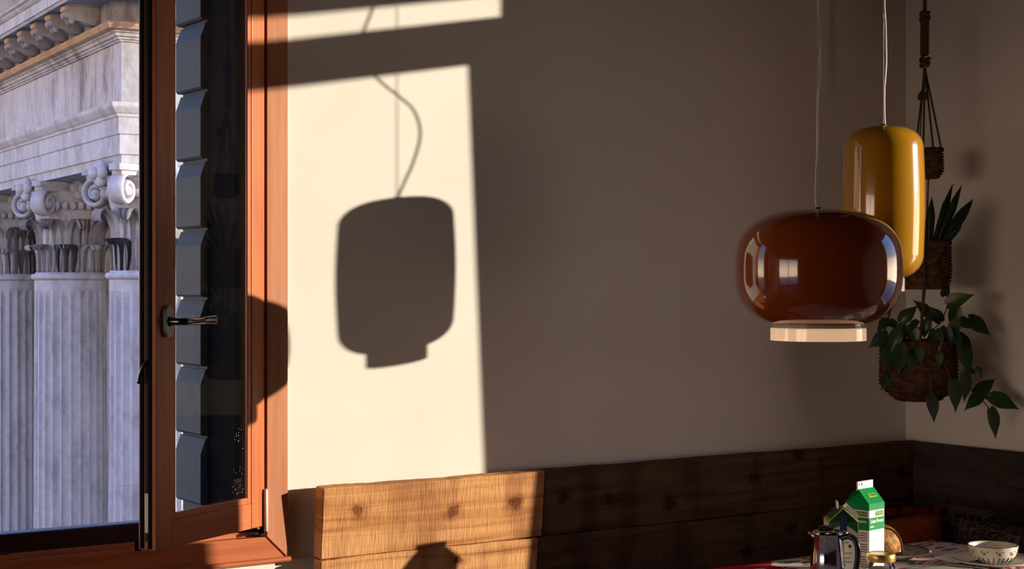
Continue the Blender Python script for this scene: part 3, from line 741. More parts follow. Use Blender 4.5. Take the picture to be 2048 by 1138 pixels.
# tall amber lamp
zy = 1.472
prof = [(0, .034), (.052, .034)]
rY, h0, h1, cr = .1065, .034, .429, .066
for i in range(1, 13):
    a = -math.pi/2 + math.pi/2*i/12; prof.append((rY-.004-cr + cr*math.cos(a)*1.0, h0+cr*.95 + cr*.95*math.sin(a)))
for i in range(1, 8):
    u = i/8; prof.append((rY-.004+.004*math.sin(math.pi*u), h0+cr*.95 + (h1-h0-cr*1.8)*u))
for i in range(0, 12):
    a = math.pi/2*i/11; prof.append((rY-.004-cr + cr*math.cos(a), h1-cr*.85 + cr*.85*math.sin(a)))
prof.append((0, h1+.002))
Hc = CEIL - zy
# the cord swings out: (dx, dy) follow both its look from the room and its shadow on the wall
def off(ex, ez): return (.829*ex + .559*ez, -.559*ex + .829*ez)
cp = []
for z, ex, ez in ((.431, .004, 0), (.47, .005, .012), (.53, .009, .030), (.60, .016, .041), (.66, .013, .030), (.70, .006, .004), (.735, -.003, -.024), (.78, -.009, -.050), (.84, -.012, -.064), (.92, -.010, -.045), (1.02, -.004, -.02), (Hc, 0, 0)):
    a, b = off(ex, ez); cp.append((a, b, z))
pendant('pendant_lamp', 'tall amber yellow glass pendant lamp with looped cord', (1.260, -.738, zy), prof, 'yellow_glass', .0545, 0, .0345,
        [(0, 0, .431), (0, 0, Hc)], cp, .431)

# ------------------------------------------------------------------ hanging planter with three baskets in the corner
HPX, HPY = 1.893, -.306
def basket(r_top, r_mid, r_bot, h, rows, posts):
    """woven wall: rows of canes passing in front of and behind uprights"""
    bm = bmesh.new(); seg = posts*4; nr = rows*4; rings = []
    for k in range(nr+1):
        t = k/nr; z = h*t
        if t < .35: rr = r_bot + (r_mid-r_bot)*math.sin(t/.35*math.pi/2)
        else: rr = r_mid + (r_top-r_mid)*((t-.35)/.65)**1.3
        row = int(t*rows*.9999); f = (t*rows) % 1
        ring = []
        for i in range(seg):
            a = 2*math.pi*i/seg
            wv = .0035*math.sin(a*posts/1 + math.pi*row)*math.sin(math.pi*f) + .002*abs(math.sin(math.pi*f))
            ring.append(bm.verts.new(((rr+wv)*math.cos(a), (rr+wv)*math.sin(a), z)))
        rings.append(ring)
    for a, b in zip(rings[:-1], rings[1:]):
        for i in range(seg): bm.faces.new((a[i], a[(i+1)%seg], b[(i+1)%seg], b[i]))
    bm.faces.new(rings[0][::-1])
    # inner wall so the rim has thickness
    inn = [[bm.verts.new((v.co.x*.93, v.co.y*.93, v.co.z)) for v in rings[-1]], [bm.verts.new((v.co.x*.93, v.co.y*.93, v.co.z-.03)) for v in rings[-1]]]
    for a, b in ((rings[-1], inn[0]), (inn[0], inn[1])):
        for i in range(seg): bm.faces.new((a[i], a[(i+1)%seg], b[(i+1)%seg], b[i]))
    bm.faces.new(inn[1])
    return bm
hp = thing('hanging_planter', 'knotted rope hanger with three woven baskets in the room corner', 'planter', (HPX, HPY, 0))
# (z bottom, height, r_top, r_mid, r_bot, dx, dy)
BK = [(1.812, .088, .040, .043, .026, .017, -.006, 'basket', 10, 14),
      (1.475, .142, .080, .082, .070, .0, .0, 'basket', 14, 22),
      (1.136, .180, .112, .114, .060, -.012, .008, 'basket_r', 16, 28)]
for z, h, rt, rm, rb, dx, dy, m, rows, posts in BK:
    b = obj('basket', basket(rt, rm, rb, h, rows, posts), m, hp, True, loc=(dx, dy, z))
    bm = bmesh.new()
    tube(bm, [(rt*math.cos(2*math.pi*i/40), rt*math.sin(2*math.pi*i/40), h + .002*math.sin(i*3)) for i in range(41)], .006, 8); obj('rim', bm, m, b, True)
    bm = bmesh.new(); lathe(bm, [(0, h-.016), (rt*.9, h-.016), (rt*.9, h-.03), (0, h-.03)], 24); obj('soil', bm, 'soil', b)
def twisted(bm, p0, p1, r, turns=20, amp=.5):
    p0, p1 = Vector(p0), Vector(p1); n = int(turns*8)
    d = (p1-p0).normalized(); o = d.orthogonal().normalized(); q = d.cross(o)
    for ph in (0, math.pi):
        tube(bm, [p0.lerp(p1, i/n) + (o*math.cos(2*math.pi*turns*i/n+ph) + q*math.sin(2*math.pi*turns*i/n+ph))*r*amp for i in range(n+1)], r*.62, 5)
# upper thick braid, knots
bm = bmesh.new(); twisted(bm, (.008, 0, 2.30), (.008, 0, CEIL), .006, 26); obj('rope', bm, 'rope', hp, True)
bm = bmesh.new(); twisted(bm, (.006, 0, 2.19), (.008, 0, 2.31), .011, 6, .7); obj('braid', bm, 'rope', hp, True)
for k, (z, r) in enumerate(((2.315, .014), (2.30, .015), (2.175, .015), (2.16, .014))):
    bm = bmesh.new(); tube(bm, [(.008 + r*.8*math.cos(2*math.pi*i/16), r*.8*math.sin(2*math.pi*i/16), z + .004*math.sin(i)) for i in range(17)], .006, 6); obj('knot', bm, 'rope', hp, True)
apex = (.008, 0, 2.15)
def strand(p0, p1, r=.0032, m='rope', turns=22):
    bm = bmesh.new(); twisted(bm, p0, p1, r, turns); obj('strand', bm, m, hp, True)
z1 = 1.812+.088
for a in (20, 110, 200, 290):
    strand(apex, (.017+.041*math.cos(R(a)), -.006+.041*math.sin(R(a)), z1))
# frayed side tassel
bm = bmesh.new(); twisted(bm, apex, (-.022, -.02, 2.07), .005, 8); obj('tassel', bm, 'rope', hp, True)
bm = bmesh.new()
bmesh.ops.create_icosphere(bm, subdivisions=3, radius=.015, matrix=Matrix.Translation((-.026, -.022, 2.060)))
for v in bm.verts: v.co += Vector((random.uniform(-1, 1), random.uniform(-1, 1), random.uniform(-1, 1)))*.0035
obj('knot', bm, 'rope', hp)
strand((-.028, -.022, 2.05), (-.075, -.03, 1.617), .002, 'rope', 26)
strand((.017, -.006, 1.812), (.012, 0, 1.60), .0028, 'rope_red', 14)
for a, m in ((-18, 'rope_red'), (110, 'rope'), (225, 'rope')):
    ca, sa = math.cos(R(a)), math.sin(R(a))
    strand((.086*ca, .086*sa, 1.66 if a < 0 else 1.617), (.0875*ca, .0875*sa, 1.475), .0034, m, 16)
    strand((.0875*ca, .0875*sa, 1.475), (-.012+.118*ca, .008+.118*sa, 1.316), .0034, m, 16)
strand((0, 0, 1.475), (-.01, .006, 1.30), .0026, 'rope_red', 14)

# heart-shaped leaf
def heart(L, W, curl=.25, fold=.25):
    bm = bmesh.new(); rows = []
    nl = 9
    wid = [.30, .72, .95, 1.0, .93, .78, .57, .33, .12, .0]
    for k in range(nl+1):
        t = k/nl; x = L*(t*1.06-.06*(1-t)); wd = W*.5*wid[k]
        z = -curl*L*t*t
        row = []
        for s in (-1, -.5, 0, .5, 1):
            xx = x - (.10*L*abs(s) if k < 2 else 0)
            row.append(bm.verts.new((xx, s*wd, z + fold*abs(s)*wd)))
        rows.append(row)
    for a, b in zip(rows[:-1], rows[1:]):
        for j in range(4): bm.faces.new((a[j], a[j+1], b[j+1], b[j]))
    bmesh.ops.solidify(bm, geom=bm.faces[:], thickness=.0008)
    bmesh.ops.remove_doubles(bm, verts=bm.verts[:], dist=1e-5)
    return mesh('leaf', bm, True)
leafA, leafB, leafC = heart(.066, .044, .3, .3), heart(.075, .046, .15, .2), heart(.056, .040, .5, .35)
pp = thing('pothos_plant', 'trailing heart leaved houseplant in the large lower basket', 'plant', (HPX-.012, HPY+.008, 1.30))
# camera-facing axes of the corner: e1 to the right in view, e2 away from the viewer
e1, e2 = Vector((.829, -.559, 0)), Vector((.559, .829, 0))
def leaf(parent, pos, tip_dir, facing, me_, m='leaf', s=1.0):
    """pos: stalk end; tip_dir: way the tip points; facing: leaf upper side"""
    x = Vector(tip_dir).normalized(); z = Vector(facing); z = (z - x*z.dot(x)).normalized(); y = z.cross(x)
    mt = Matrix((x, y, z)).transposed().to_4x4(); o = obj('leaf', me_ if m == 'leaf' else me_['y'] if isinstance(me_, dict) else me_, None, parent)
    o.matrix_local = Matrix.Translation(Vector(pos)) @ mt @ Matrix.Scale(s, 4); return o
for lm in (leafA, leafB, leafC): lm.materials.append(M['leaf'])
def variegated(me_):
    c = me_.copy(); c.materials.clear(); c.materials.append(M['leaf_y']); return c
leafAy, leafCy = variegated(leafA), variegated(leafC)
def V(a, b, h): return e1*a + e2*b + Vector((0, 0, h))
PXM = 3250/4.95
def at(px, py, b=0.0):
    """offset in the plant's own upright plane, from its base (view px about the basket)"""
    return V((px-1831)/PXM, b, (693-py)/PXM)
# (stalk px, stalk py, tip px, tip py, depth toward viewer, kind)
LV = [(1845,628,1822,600,-.02,'A'),(1790,640,1812,612,-.05,'C'),(1870,640,1846,612,-.03,'A'),(1888,607,1925,586,-.02,'By'),(1884,590,1878,572,0,'A'),
      (1900,615,1890,655,-.04,'A'),(1905,640,1942,652,-.02,'A'),(1934,637,1974,668,.0,'B'),(1780,648,1752,640,-.04,'A'),(1788,650,1778,690,-.07,'A'),
      (1805,650,1812,690,-.08,'B'),(1760,668,1724,690,-.05,'A'),(1770,690,1745,732,-.07,'B'),(1780,690,1775,745,-.10,'B'),(1762,745,1752,775,-.06,'C'),
      (1800,700,1796,742,-.11,'A'),(1812,690,1818,720,-.11,'Ay'),(1850,700,1856,726,-.11,'Cy'),(1838,640,1828,672,-.07,'A'),(1850,660,1848,700,-.09,'A'),
      (1870,655,1866,700,-.09,'A'),(1880,660,1905,690,-.08,'A'),(1900,670,1928,712,-.05,'B'),(1905,690,1918,740,-.07,'B'),(1880,760,1888,818,-.11,'B'),
      (1836,786,1846,836,-.11,'B'),(1908,745,1912,798,-.08,'B'),(1922,735,1940,742,-.02,'C'),(1945,735,1958,752,-.02,'C'),(1944,786,1980,755,-.02,'B'),
      (1948,790,1915,812,-.04,'A'),(1960,790,1985,800,-.03,'Ay'),(1972,792,2020,812,-.03,'B'),(1968,818,1982,872,-.04,'B'),(1825,660,1800,668,-.06,'A'),
      (1765,640,1742,655,-.03,'C'),(1860,625,1836,640,-.04,'A'),(1895,640,1880,680,-.07,'B'),(1815,640,1798,655,-.08,'B'),(1776,660,1760,700,-.09,'A')]
LM = {'A': leafA, 'B': leafB, 'C': leafC, 'Ay': leafAy, 'By': leafAy, 'Cy': leafCy}
LEN = {'A': .066, 'B': .075, 'C': .056, 'Ay': .066, 'By': .066, 'Cy': .056}
rl = random.Random(3)
for sx, sy, tx, ty, b, k in LV:
    p, q = at(sx, sy, b), at(tx, ty, b - .02 + rl.uniform(-.02, .02))
    d = q-p
    leaf(pp, p, d, -e2*1.0 + Vector((0, 0, .55)) + e1*rl.uniform(-.5, .5), LM[k], 'leaf', max(.55, min(1.15, d.length/LEN[k])))
# stems
def stem(pts, r=.0016):
    bm = bmesh.new(); tube(bm, pts, r, 6, 5); obj('stem', bm, 'stem', pp, True)
stem([at(1850,712,0), at(1890,690,-.06), at(1922,720,-.06), at(1925,770,-.05), at(1944,788,-.03), at(1968,818,-.04)])
stem([at(1944,788,-.03), at(1960,792,-.03), at(1974,792,-.03)]); stem([at(1925,770,-.05), at(1930,745,-.03), at(1946,735,-.02)])
stem([at(1836,712,0), at(1845,670,-.04), at(1870,640,-.04), at(1888,607,-.02)]); stem([at(1840,712,0), at(1890,660,-.04), at(1905,640,-.03), at(1934,637,0)])
stem([at(1830,712,0), at(1800,670,-.06), at(1788,648,-.05)]); stem([at(1826,712,0), at(1780,695,-.09), at(1762,740,-.07)])
stem([at(1836,712,0), at(1860,720,-.11), at(1878,760,-.115)]); stem([at(1830,712,0), at(1834,735,-.115), at(1836,786,-.115)])

# upright sword-leaved plant in the middle basket
sp = thing('snake_plant', 'upright sword leaved plant in the middle basket beside the amber lamp', 'plant', (HPX, HPY, 1.59))
def sword(L, W):
    bm = bmesh.new(); rows = []
    for k in range(9):
        t = k/8; wd = W*.5*(.55+.45*math.sin(min(1, t*1.6)*math.pi/2))*(1 if t < .6 else max(.02, 1-((t-.6)/.4)**1.5))
        rows.append([bm.verts.new((s*wd, .25*W*s*s + .04*L*t*t, L*t)) for s in (-1, -.5, 0, .5, 1)])
    for a, b in zip(rows[:-1], rows[1:]):
        for j in range(4): bm.faces.new((a[j], a[j+1], b[j+1], b[j]))
    bmesh.ops.solidify(bm, geom=bm.faces[:], thickness=.0015)
    return mesh('leaf', bm, True)
def at2(px, py, b=0): return V((px-1846)/PXM, b, (500-py)/PXM)
for bx, by, tx, ty, wd, b in ((1858,490,1862,392,.026,-.02),(1866,488,1906,364,.022,-.01),(1872,488,1920,368,.026,-.03),(1868,486,1915,398,.018,.01),
                              (1880,486,1943,396,.034,-.03),(1875,490,1916,449,.022,-.05),(1850,490,1850,420,.024,.02),(1876,488,1888,398,.016,.0),
                              (1838,490,1815,410,.026,.0),(1830,490,1795,440,.024,-.02),(1872,492,1900,470,.014,-.06)):
    p, q = at2(bx, by, b*.4), at2(tx, ty, b); d = q-p; L = d.length
    me_ = sword(L, wd); me_.materials.append(M['leaf_s'])
    z = d.normalized(); y = (e2 - z*e2.dot(z)).normalized(); x = y.cross(z)
    o = obj('leaf', me_, None, sp); o.matrix_local = Matrix.Translation(p) @ Matrix((x, y, z)).transposed().to_4x4()

# ------------------------------------------------------------------ things on the table
def carton(name, label, loc, rz, wd, hb, hr, fin, body_m, bands, fin_m, roof_m, open_top=False):
    t = thing(name, label, 'carton', loc, rz)
    a = wd/2
    obj('body', bbox(-a, a, -a, a, 0, hb, bevel=.0012, seg=1), body_m, t)
    # gable: ridge along local x
    bm = bmesh.new()
    def quad(*p): bm.faces.new([bm.verts.new(v) for v in p])
    r = a*.98
    rt = .004
    quad((-a,-a,hb),(a,-a,hb),(a,-rt,hb+hr),(-a,-rt,hb+hr)); quad((a,a,hb),(-a,a,hb),(-a,rt,hb+hr),(a,rt,hb+hr))
    if not open_top:
        for s in (-1, 1):
            quad((s*a,-a,hb),(s*a*.45,0,hb+hr*.9),(s*a,-rt,hb+hr)); quad((s*a,a,hb),(s*a,rt,hb+hr),(s*a*.45,0,hb+hr*.9)); quad((s*a,-a,hb),(s*a,a,hb),(s*a*.45,0,hb+hr*.9))
    else:
        for s in (-1, 1): quad((s*a,-a,hb),(s*a,a,hb),(s*a,0,hb+hr))
    bmesh.ops.remove_doubles(bm, verts=bm.verts[:], dist=1e-6)
    rf = obj('gable', bm, roof_m, t)
    if fin: obj('fin', bbox(-a*.99, a*.99, -.0022, .0022, hb+hr-.004, hb+hr+fin, bevel=.0006, seg=1), fin_m, t)
    for z0, z1, m in bands:
        e = a + .0003
        obj('printed_band', bbox(-e, e, -e, e, z0, z1), m, t)
    return t
cw_ = .072
c1 = carton('milk_carton', 'closed green and white milk carton lit by the sun', (1.208, -.722, TC), R(11), cw_, .175, .036, .019, 'carton_white',
            [(.107, .139, 'green'), (.158, .1752, 'green')], 'carton_white', 'green')
f1 = (R(90), 0, 0); y1 = -cw_/2-.0006
def on_front(z, x=0): return (x, y1, z)
def on_left(z, y=0): return (-cw_/2-.0006, y, z)
fl = (R(90), 0, R(-90))
obj('logo_box', bbox(-.006, .031, y1, y1+.0004, .1425, .1545), 'dark_green', c1)
text('TORVIS', .0105, c1, 'lime', (.0125, y1-.0002, .1485), f1, bold=.0003)
text('Latte Fresco', .0118, c1, 'carton_white', (0, y1-.0002, .1295), f1, bold=.0004)
text('intero', .0075, c1, 'carton_white', (-.032, y1-.0002, .1165), f1, align='LEFT', bold=.0002)
obj('logo_box', bbox(-cw_/2-.0008, -cw_/2-.0002, -.031, .006, .1425, .1545), 'dark_green', c1)
text('TORVIS', .0105, c1, 'lime', (-cw_/2-.001, -.0125, .1485), fl, bold=.0003)
text('Latte Fresco', .0118, c1, 'carton_white', (-cw_/2-.001, 0, .1295), fl, bold=.0004)
for k in range(13):
    zz = .098 - k*.0062 - (.004 if k > 3 else 0) - (.008 if k > 7 else 0)
    obj('printed_line', bbox(-cw_/2-.0006, -cw_/2-.0001, -.030, -.030 + .020 + .008*((k*7) % 3)/2, zz, zz+.0022), 'ink', c1)
bm = bmesh.new(); tube(bm, [(-cw_/2-.0004, -.022+.006*math.cos(2*math.pi*i/20), .014+.006*math.sin(2*math.pi*i/20)) for i in range(21)], .0006, 5); obj('printed_mark', bm, 'ink', c1)
bm = bmesh.new(); lathe(bm, [(0, 0), (.0052, 0), (.0052, .0004), (0, .0004)], 20); obj('printed_dot', bm, 'green', c1, loc=(.016, y1+.0003, .040), rot=(R(90), 0, 0))
bm = bmesh.new(); lathe(bm, [(0, 0), (.0026, 0), (.0026, .0004), (0, .0004)], 16); obj('printed_dot', bm, 'green', c1, loc=(.002, y1+.0003, .041), rot=(R(90), 0, 0))
# logo on the roof slope
sl_ = math.atan2(.036, cw_/2-.004); mid = (.004, -cw_/4-.002-.0006*math.sin(sl_), .175+.018+.0008)
rb = obj('logo_box', bbox(-.018, .018, -.0055, .0055, -.0001, .0003), 'lime', c1, loc=mid, rot=(sl_, 0, 0))
text('TORVIS', .0095, rb, 'dark_green', (0, 0, .0005), (0, 0, 0), bold=.0003)
for x in (-.030, -.020, -.017): obj('date_stamp', bbox(x, x+.0018, -.0028, -.0021, .219, .226), 'ink', c1)

cw2 = .074
c2 = carton('milk_carton', 'opened milk carton with cream front and lime edges behind the coffee pot', (1.045, -.797, TC), R(-36+90), cw2, .150, .034, 0, 'carton_grey', [], 'carton_white', 'gable_dark', True)
a2 = cw2/2
# front (local -x) carries the print: dark green top panel with a curved lower edge, navy shield
bm = bmesh.new(); poly = [(-a2+.002, .150), (-a2+.002, .122)]
for i in range(13):
    u = i/12; poly.append((-a2+.002 + (cw2-.004)*u, .122 + .020*math.sin(math.pi*u)))
poly += [(a2-.002, .150)]
extrude_poly(bm, poly[::-1], 'x', -a2-.0005, -a2-.0001); obj('printed_panel', bm, 'dark_green', c2)
bm = bmesh.new(); extrude_poly(bm, [(-.009, .168), (-.009, .128), (-.013, .122), (-.013, .112), (-.008, .106), (.008, .106), (.013, .112), (.013, .122), (.009, .128), (.009, .168)], 'x', -a2-.0010, -a2-.0006); obj('printed_shield', bm, 'navy', c2)
bm = bmesh.new(); tube(bm, [(-a2-.0008, .0075*math.cos(2*math.pi*i/20), .117+.004*math.sin(2*math.pi*i/20)) for i in range(21)], .0006, 5); obj('printed_mark', bm, 'carton_grey', c2)
for k, (y, z, l) in enumerate(((-.012, .098, .026), (-.02, .072, .03), (-.018, .060, .036), (-.02, .050, .03))):
    obj('printed_line', bbox(-a2-.0006, -a2-.0001, y, y+l, z, z+.0018), 'ink', c2)
bm = bmesh.new(); lathe(bm, [(0, 0), (.0042, 0), (.0042, .0004), (0, .0004)], 16); obj('printed_dot', bm, 'ink', c2, loc=(-a2-.0001, -.016, .090), rot=(0, R(-90), 0))
for s in (-1, 1):      # lime edges
    obj('edge_stripe', bbox(-a2-.0007, -a2+.004, s*a2-.0008, s*a2+.0008, 0, .15), 'lime', c2)
    bm = bmesh.new(); tube(bm, [(-a2-.0003, s*a2, .15), (-a2-.0003, 0, .184)], .0012, 6); obj('edge_stripe', bm, 'lime', c2)
for s in (-1, 1):
    bm = bmesh.new(); quadv = [(-a2, s*a2+.0004*s, .1502), (a2, s*a2+.0004*s, .1502), (a2, .0006*s, .1846), (-a2, .0006*s, .1846)]
    A = [bm.verts.new(v) for v in quadv]; bm.faces.new(A); bmesh.ops.solidify(bm, geom=bm.faces[:], thickness=.0006); obj('roof_panel', bm, 'lime', c2)
obj('top_flap', bbox(-a2, -a2+.028, -.0008, .0008, .183, .202, bevel=.0003, seg=1), 'carton_white', c2, rot=(R(-4), 0, 0))
bm = bmesh.new(); extrude_poly(bm, [(-.003, .1855), (-.034, .1565), (-.039, .166), (-.036, .1725), (-.012, .1935)], 'x', -.036, -.004); obj('pouring_spout', bm, 'carton_white', c2)

# stove-top coffee pot
mk = thing('coffee_pot', 'polished steel coffee pot with black handle in front of the cartons', 'coffee pot', (.945, -.852, TC), R(-34))
bm = bmesh.new(); lathe(bm, [(0, 0), (.045, 0), (.047, .003), (.046, .018), (.0435, .022), (.0435, .026), (.0445, .030), (.0415, .075), (.0375, .128), (.0395, .1325), (.0385, .134), (.0365, .131), (.034, .11), (0, .108)], 48)
bd = obj('body', bm, 'chrome', mk); smooth_by_angle(bd, 40)
bm = bmesh.new()
A = [(-.030, -.016, .128), (-.030, .016, .128), (-.052, .0, .139), (-.030, -.012, .108), (-.030, .012, .108)]
v = [bm.verts.new(p) for p in A]
for f in ((0, 2, 3), (1, 4, 2), (3, 2, 4), (0, 1, 2)): bm.faces.new([v[i] for i in f])
bmesh.ops.subdivide_edges(bm, edges=bm.edges[:], cuts=2, use_grid_fill=True); obj('spout', bm, 'chrome', mk, True)
bm = bmesh.new(); lathe(bm, [(.038, .1345), (.036, .138), (.022, .1415), (.006, .1415), (0, .1415)], 40); lid = obj('lid', bm, 'chrome', mk, True)
bm = bmesh.new(); tube(bm, [(.012, 0, .141), (.004, 0, .144), (-.012, 0, .147), (-.022, 0, .145)], lambda t: (.012-.004*t, .006), 12, 4, flat=(0, 1, 0)); obj('lid_tab', bm, 'black_plastic', lid, True)
bm = bmesh.new(); lathe(bm, [(0, 0), (.006, 0), (.006, .018), (0, .018)], 16); obj('hinge', bm, 'chrome', mk, True, loc=(.040, .009, .133), rot=(R(90), 0, 0))
# handle swings toward the viewer's right
bm = bmesh.new(); tube(bm, [(.030, -.020, .124), (.046, -.030, .129), (.060, -.038, .120), (.065, -.041, .095), (.062, -.039, .06), (.056, -.036, .03)], lambda t: (.0105, .0075), 12, 5, flat=(.5, .8, 0)); obj('handle', bm, 'black_plastic', mk, True)

# honey jar
jr = thing('honey_jar', 'small glass jar with gold lid in front of the closed milk carton', 'jar', (1.100, -.880, TC))
bm = bmesh.new(); lathe(bm, [(0, 0), (.030, 0), (.034, .004), (.034, .040), (.030, .048), (.0285, .052), (.0285, .06), (0, .06)], 40); obj('glass', bm, 'jar', jr, True)
bm = bmesh.new(); lathe(bm, [(0, .003), (.029, .003), (.031, .006), (.031, .030), (0, .031)], 32); obj('honey', bm, 'honey', jr, True)
bm = bmesh.new(); lathe(bm, [(.0285, .054), (.0345, .054), (.0355, .056), (.0355, .071), (.034, .0735), (.031, .0735), (.030, .0725), (0, .0725)], 48); lo = obj('lid', bm, 'gold', jr); smooth_by_angle(lo, 40)
obj('label', (lambda bm: lathe(bm, [(.0343, .012), (.0343, .036)], 40))(bmesh.new()), 'carton_white', jr, True)

# plates
def plate_prof(r, h=.016):
    return [(0, .0), (r*.55, .0), (r*.60, .002), (r*.98, h-.001), (r, h), (r*1.005, h+.0015), (r*.99, h+.003), (r*.62, .006), (r*.5, .0042), (0, .004)]
def plate(label, loc, r, h=.016, rim='dark_print'):
    t = thing('plate', label, 'plate', loc, group='plates on the table')
    bm = bmesh.new(); lathe(bm, plate_prof(r, h), 64); obj('dish', bm, 'ceramic', t, True)
    bm = bmesh.new(); tube(bm, [(r*.955*math.cos(2*math.pi*i/64), r*.955*math.sin(2*math.pi*i/64), h+.0022) for i in range(65)], .0012, 5); obj('painted_rim_line', bm, rim, t)
    return t
p1 = plate('patterned plate holding the bread behind the closed carton', (1.400, -.625, TC), .112, .018)
def sprig(parent, loc, rot, s=1.0, fruit='red_print'):
    bm = bmesh.new()
    def lf(cx, cy, a, l, w_):
        pts = []
        for i in range(10):
            u = 2*math.pi*i/10; x, y = l*math.cos(u)*s, w_*math.sin(u)*s
            pts.append((cx*s + x*math.cos(a) - y*math.sin(a), cy*s + x*math.sin(a) + y*math.cos(a)))
        extrude_poly(bm, pts, 'z', 0, .0005)
    lf(-.005, .004, R(35), .006, .0022); lf(.006, .005, R(-20), .0065, .0022); lf(0, .0065, R(70), .003, .0012)
    o = obj('painted_sprig', bm, 'dark_print', parent, loc=loc, rot=rot)
    if fruit:
        bm = bmesh.new(); lathe(bm, [(0, 0), (.0040*s, 0), (.0040*s, .0007), (0, .0007)], 14, 0, -.003*s); obj('painted_fruit', bm, fruit, o)
for a in range(0, 360, 40):
    x, y = .082*math.cos(R(a)), .082*math.sin(R(a)); sprig(p1, (x, y, .0135), (0, 0, R(a+70)), 1.3, None)
p2 = plate('saucer under the painted bowl', (1.545, -.858, TC), .112, .014)
p3 = plate('empty cream plate cut by the bottom picture edge', (1.268, -.968, TC), .128, .015)
# bread
br = thing('bread_slice', 'brown crusty bread piece standing on the patterned plate', 'bread', (1.350, -.660, TC+.0072), R(-25))
bm = bmesh.new(); poly = [(-.055, 0), (.034, 0), (.040, .012), (.039, .03), (.033, .045), (.022, .058), (.010, .066), (-.01, .070), (-.035, .066), (-.055, .05)]
extrude_poly(bm, poly, 'y', -.022, .022); bmesh.ops.recalc_face_normals(bm, faces=bm.faces[:])
bmesh.ops.bevel(bm, geom=bm.edges[:], offset=.004, segments=2, affect='EDGES'); cb = obj('crumb', bm, 'bread', br, True); cb.scale.z = 1.22
bm = bmesh.new(); cpts = [(.034, .0, .001), (.0405, 0, .012), (.0395, 0, .03), (.0335, 0, .0455), (.0225, 0, .0585), (.010, 0, .0665), (-.01, 0, .0705), (-.035, 0, .0665), (-.053, 0, .052)]
tube(bm, cpts, lambda t: (.0035, .0225), 12, 3, flat=(1, 0, .2)); ct = obj('crust', bm, 'crust', br, True); ct.scale.z = 1.22
# napkin
bm = bmesh.new(); v = [bm.verts.new(p) for p in ((-.05, -.045, .0), (.05, -.045, .0), (.05, .045, .0), (-.05, .045, .0))]; bm.faces.new(v)
bmesh.ops.subdivide_edges(bm, edges=bm.edges[:], cuts=6, use_grid_fill=True)
for q in bm.verts: q.co.z = .0015*math.sin(q.co.x*60+q.co.y*40)
bmesh.ops.solidify(bm, geom=bm.faces[:], thickness=.0015)
nk = obj('napkin', bm, 'napkin', None, loc=(1.478, -.806, TC+.0185), rot=(R(2), R(-5), R(-12))); tag(nk, 'white paper napkin tucked beside the painted bowl', 'napkin')
# painted bowl
bl = thing('bowl', 'cream bowl painted with orange fruit sprigs and a blue scalloped base', 'bowl', (1.545, -.858, TC+.0055))
bh, br_ = .046, .0655
prof = [(0, 0), (.042, 0), (.0435, .003), (.050, .008), (.0565, .016), (.0605, .026), (.0635, .037), (br_-.0005, bh-.002), (br_, bh), (br_-.003, bh+.0005), (br_-.005, bh-.002), (.0585, .036), (.0545, .024), (.045, .012), (.03, .007), (0, .006)]
bm = bmesh.new(); lathe(bm, prof, 72); obj('dish', bm, 'ceramic', bl, True)
bm = bmesh.new(); tube(bm, [((br_-.0015)*math.cos(2*math.pi*i/64), (br_-.0015)*math.sin(2*math.pi*i/64), bh) for i in range(65)], .0013, 6); obj('painted_rim_line', bm, 'dark_print', bl)
slope = math.atan2(.061-.054, .013)
for k in range(10):
    a = R(-125 + 36*k); r_ = .0622
    sprig(bl, (r_*math.cos(a), r_*math.sin(a), .0320), (R(90), 0, a+R(90)), .95)
for k in range(26):
    a = 2*math.pi*k/26; bm = bmesh.new()
    tube(bm, [(.0445*math.cos(a), .0445*math.sin(a), .0030), (.0508*math.cos(a), .0508*math.sin(a), .0080), (.0572*math.cos(a), .0572*math.sin(a), .0160), (.0585*math.cos(a), .0585*math.sin(a), .0190)], lambda t: (.0022*(1-.5*t), .0010), 6, 2, flat=(-math.sin(a), math.cos(a), 0)); obj('painted_scallop', bm, 'blue_print', bl)
for k in range(12):
    a = 2*math.pi*k/12; bm = bmesh.new(); bmesh.ops.create_uvsphere(bm, u_segments=8, v_segments=5, radius=.0013, matrix=Matrix.Translation((.0585*math.cos(a), .0585*math.sin(a), .036))); obj('painted_dot', bm, 'dark_print', bl)

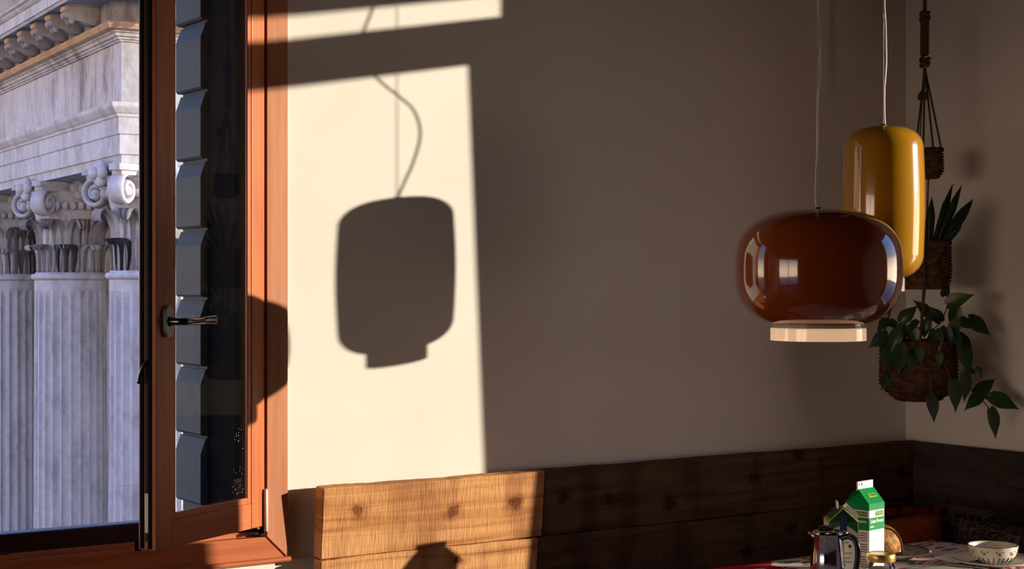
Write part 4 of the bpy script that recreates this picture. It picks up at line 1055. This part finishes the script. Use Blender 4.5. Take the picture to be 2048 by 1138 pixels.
# ------------------------------------------------------------------ cushions on the bench
def pillow(wd, ht, th, n=18, pinch=.10):
    bm = bmesh.new(); G = {}
    for s in (1, -1):
        for i in range(n+1):
            for j in range(n+1):
                u, v_ = i/n*2-1, j/n*2-1
                if s == -1 and (i in (0, n) or j in (0, n)): G[(s, i, j)] = G[(1, i, j)]; continue
                edge = ((1-u*u)*(1-v_*v_))**.45
                x = u*wd/2*(1-pinch*(1-abs(v_))*abs(u)); z = v_*ht/2*(1-pinch*(1-abs(u))*abs(v_))
                G[(s, i, j)] = bm.verts.new((x, s*th/2*edge, z))
        for i in range(n):
            for j in range(n):
                f = [G[(s, i, j)], G[(s, i+1, j)], G[(s, i+1, j+1)], G[(s, i, j+1)]]
                bm.faces.new(f if s == 1 else f[::-1])
    return bm
def ruffle(wd, ht, depth, amp):
    bm = bmesh.new(); inn, out = [], []
    per = []; n = 160
    for k in range(n):
        t = k/n*4; q = int(t); f = t-q
        p = [(-1+2*f, -1), (1, -1+2*f), (1-2*f, 1), (-1, 1-2*f)][q]; per.append(p)
    for k, (u, v_) in enumerate(per):
        d = Vector((u, 0, v_)); d.normalize()
        x, z = u*wd/2*.97, v_*ht/2*.97
        inn.append(bm.verts.new((x, 0, z)))
        out.append(bm.verts.new((x + d.x*depth, amp*math.sin(k*1.15), z + d.z*depth*(1+.15*math.sin(k*.7)))))
    for k in range(n): bm.faces.new((inn[k], inn[(k+1)%n], out[(k+1)%n], out[k]))
    bmesh.ops.solidify(bm, geom=bm.faces[:], thickness=.002)
    return bm
cu = thing('cushion', 'rust orange ruffled cushion leaning in the bench corner', 'cushion', (1.86, -.235, .462), rot=(R(-12), 0, R(-14)), group='cushions on the bench')
obj('pad', pillow(.42, .31, .13), 'orange_fabric', cu, True, loc=(0, 0, .165)); obj('ruffle', ruffle(.42, .31, .026, .010), 'orange_fabric', cu, True, loc=(0, 0, .165))
cu = thing('cushion', 'dark paisley cushion leaning on the bench at the right picture edge', 'cushion', (1.935, -.66, .462), rot=(R(-12), 0, R(-70)), group='cushions on the bench')
obj('pad', pillow(.48, .33, .14), 'paisley', cu, True, loc=(0, 0, .175)); obj('ruffle', ruffle(.48, .33, .014, .004), 'paisley', cu, True, loc=(0, 0, .175))
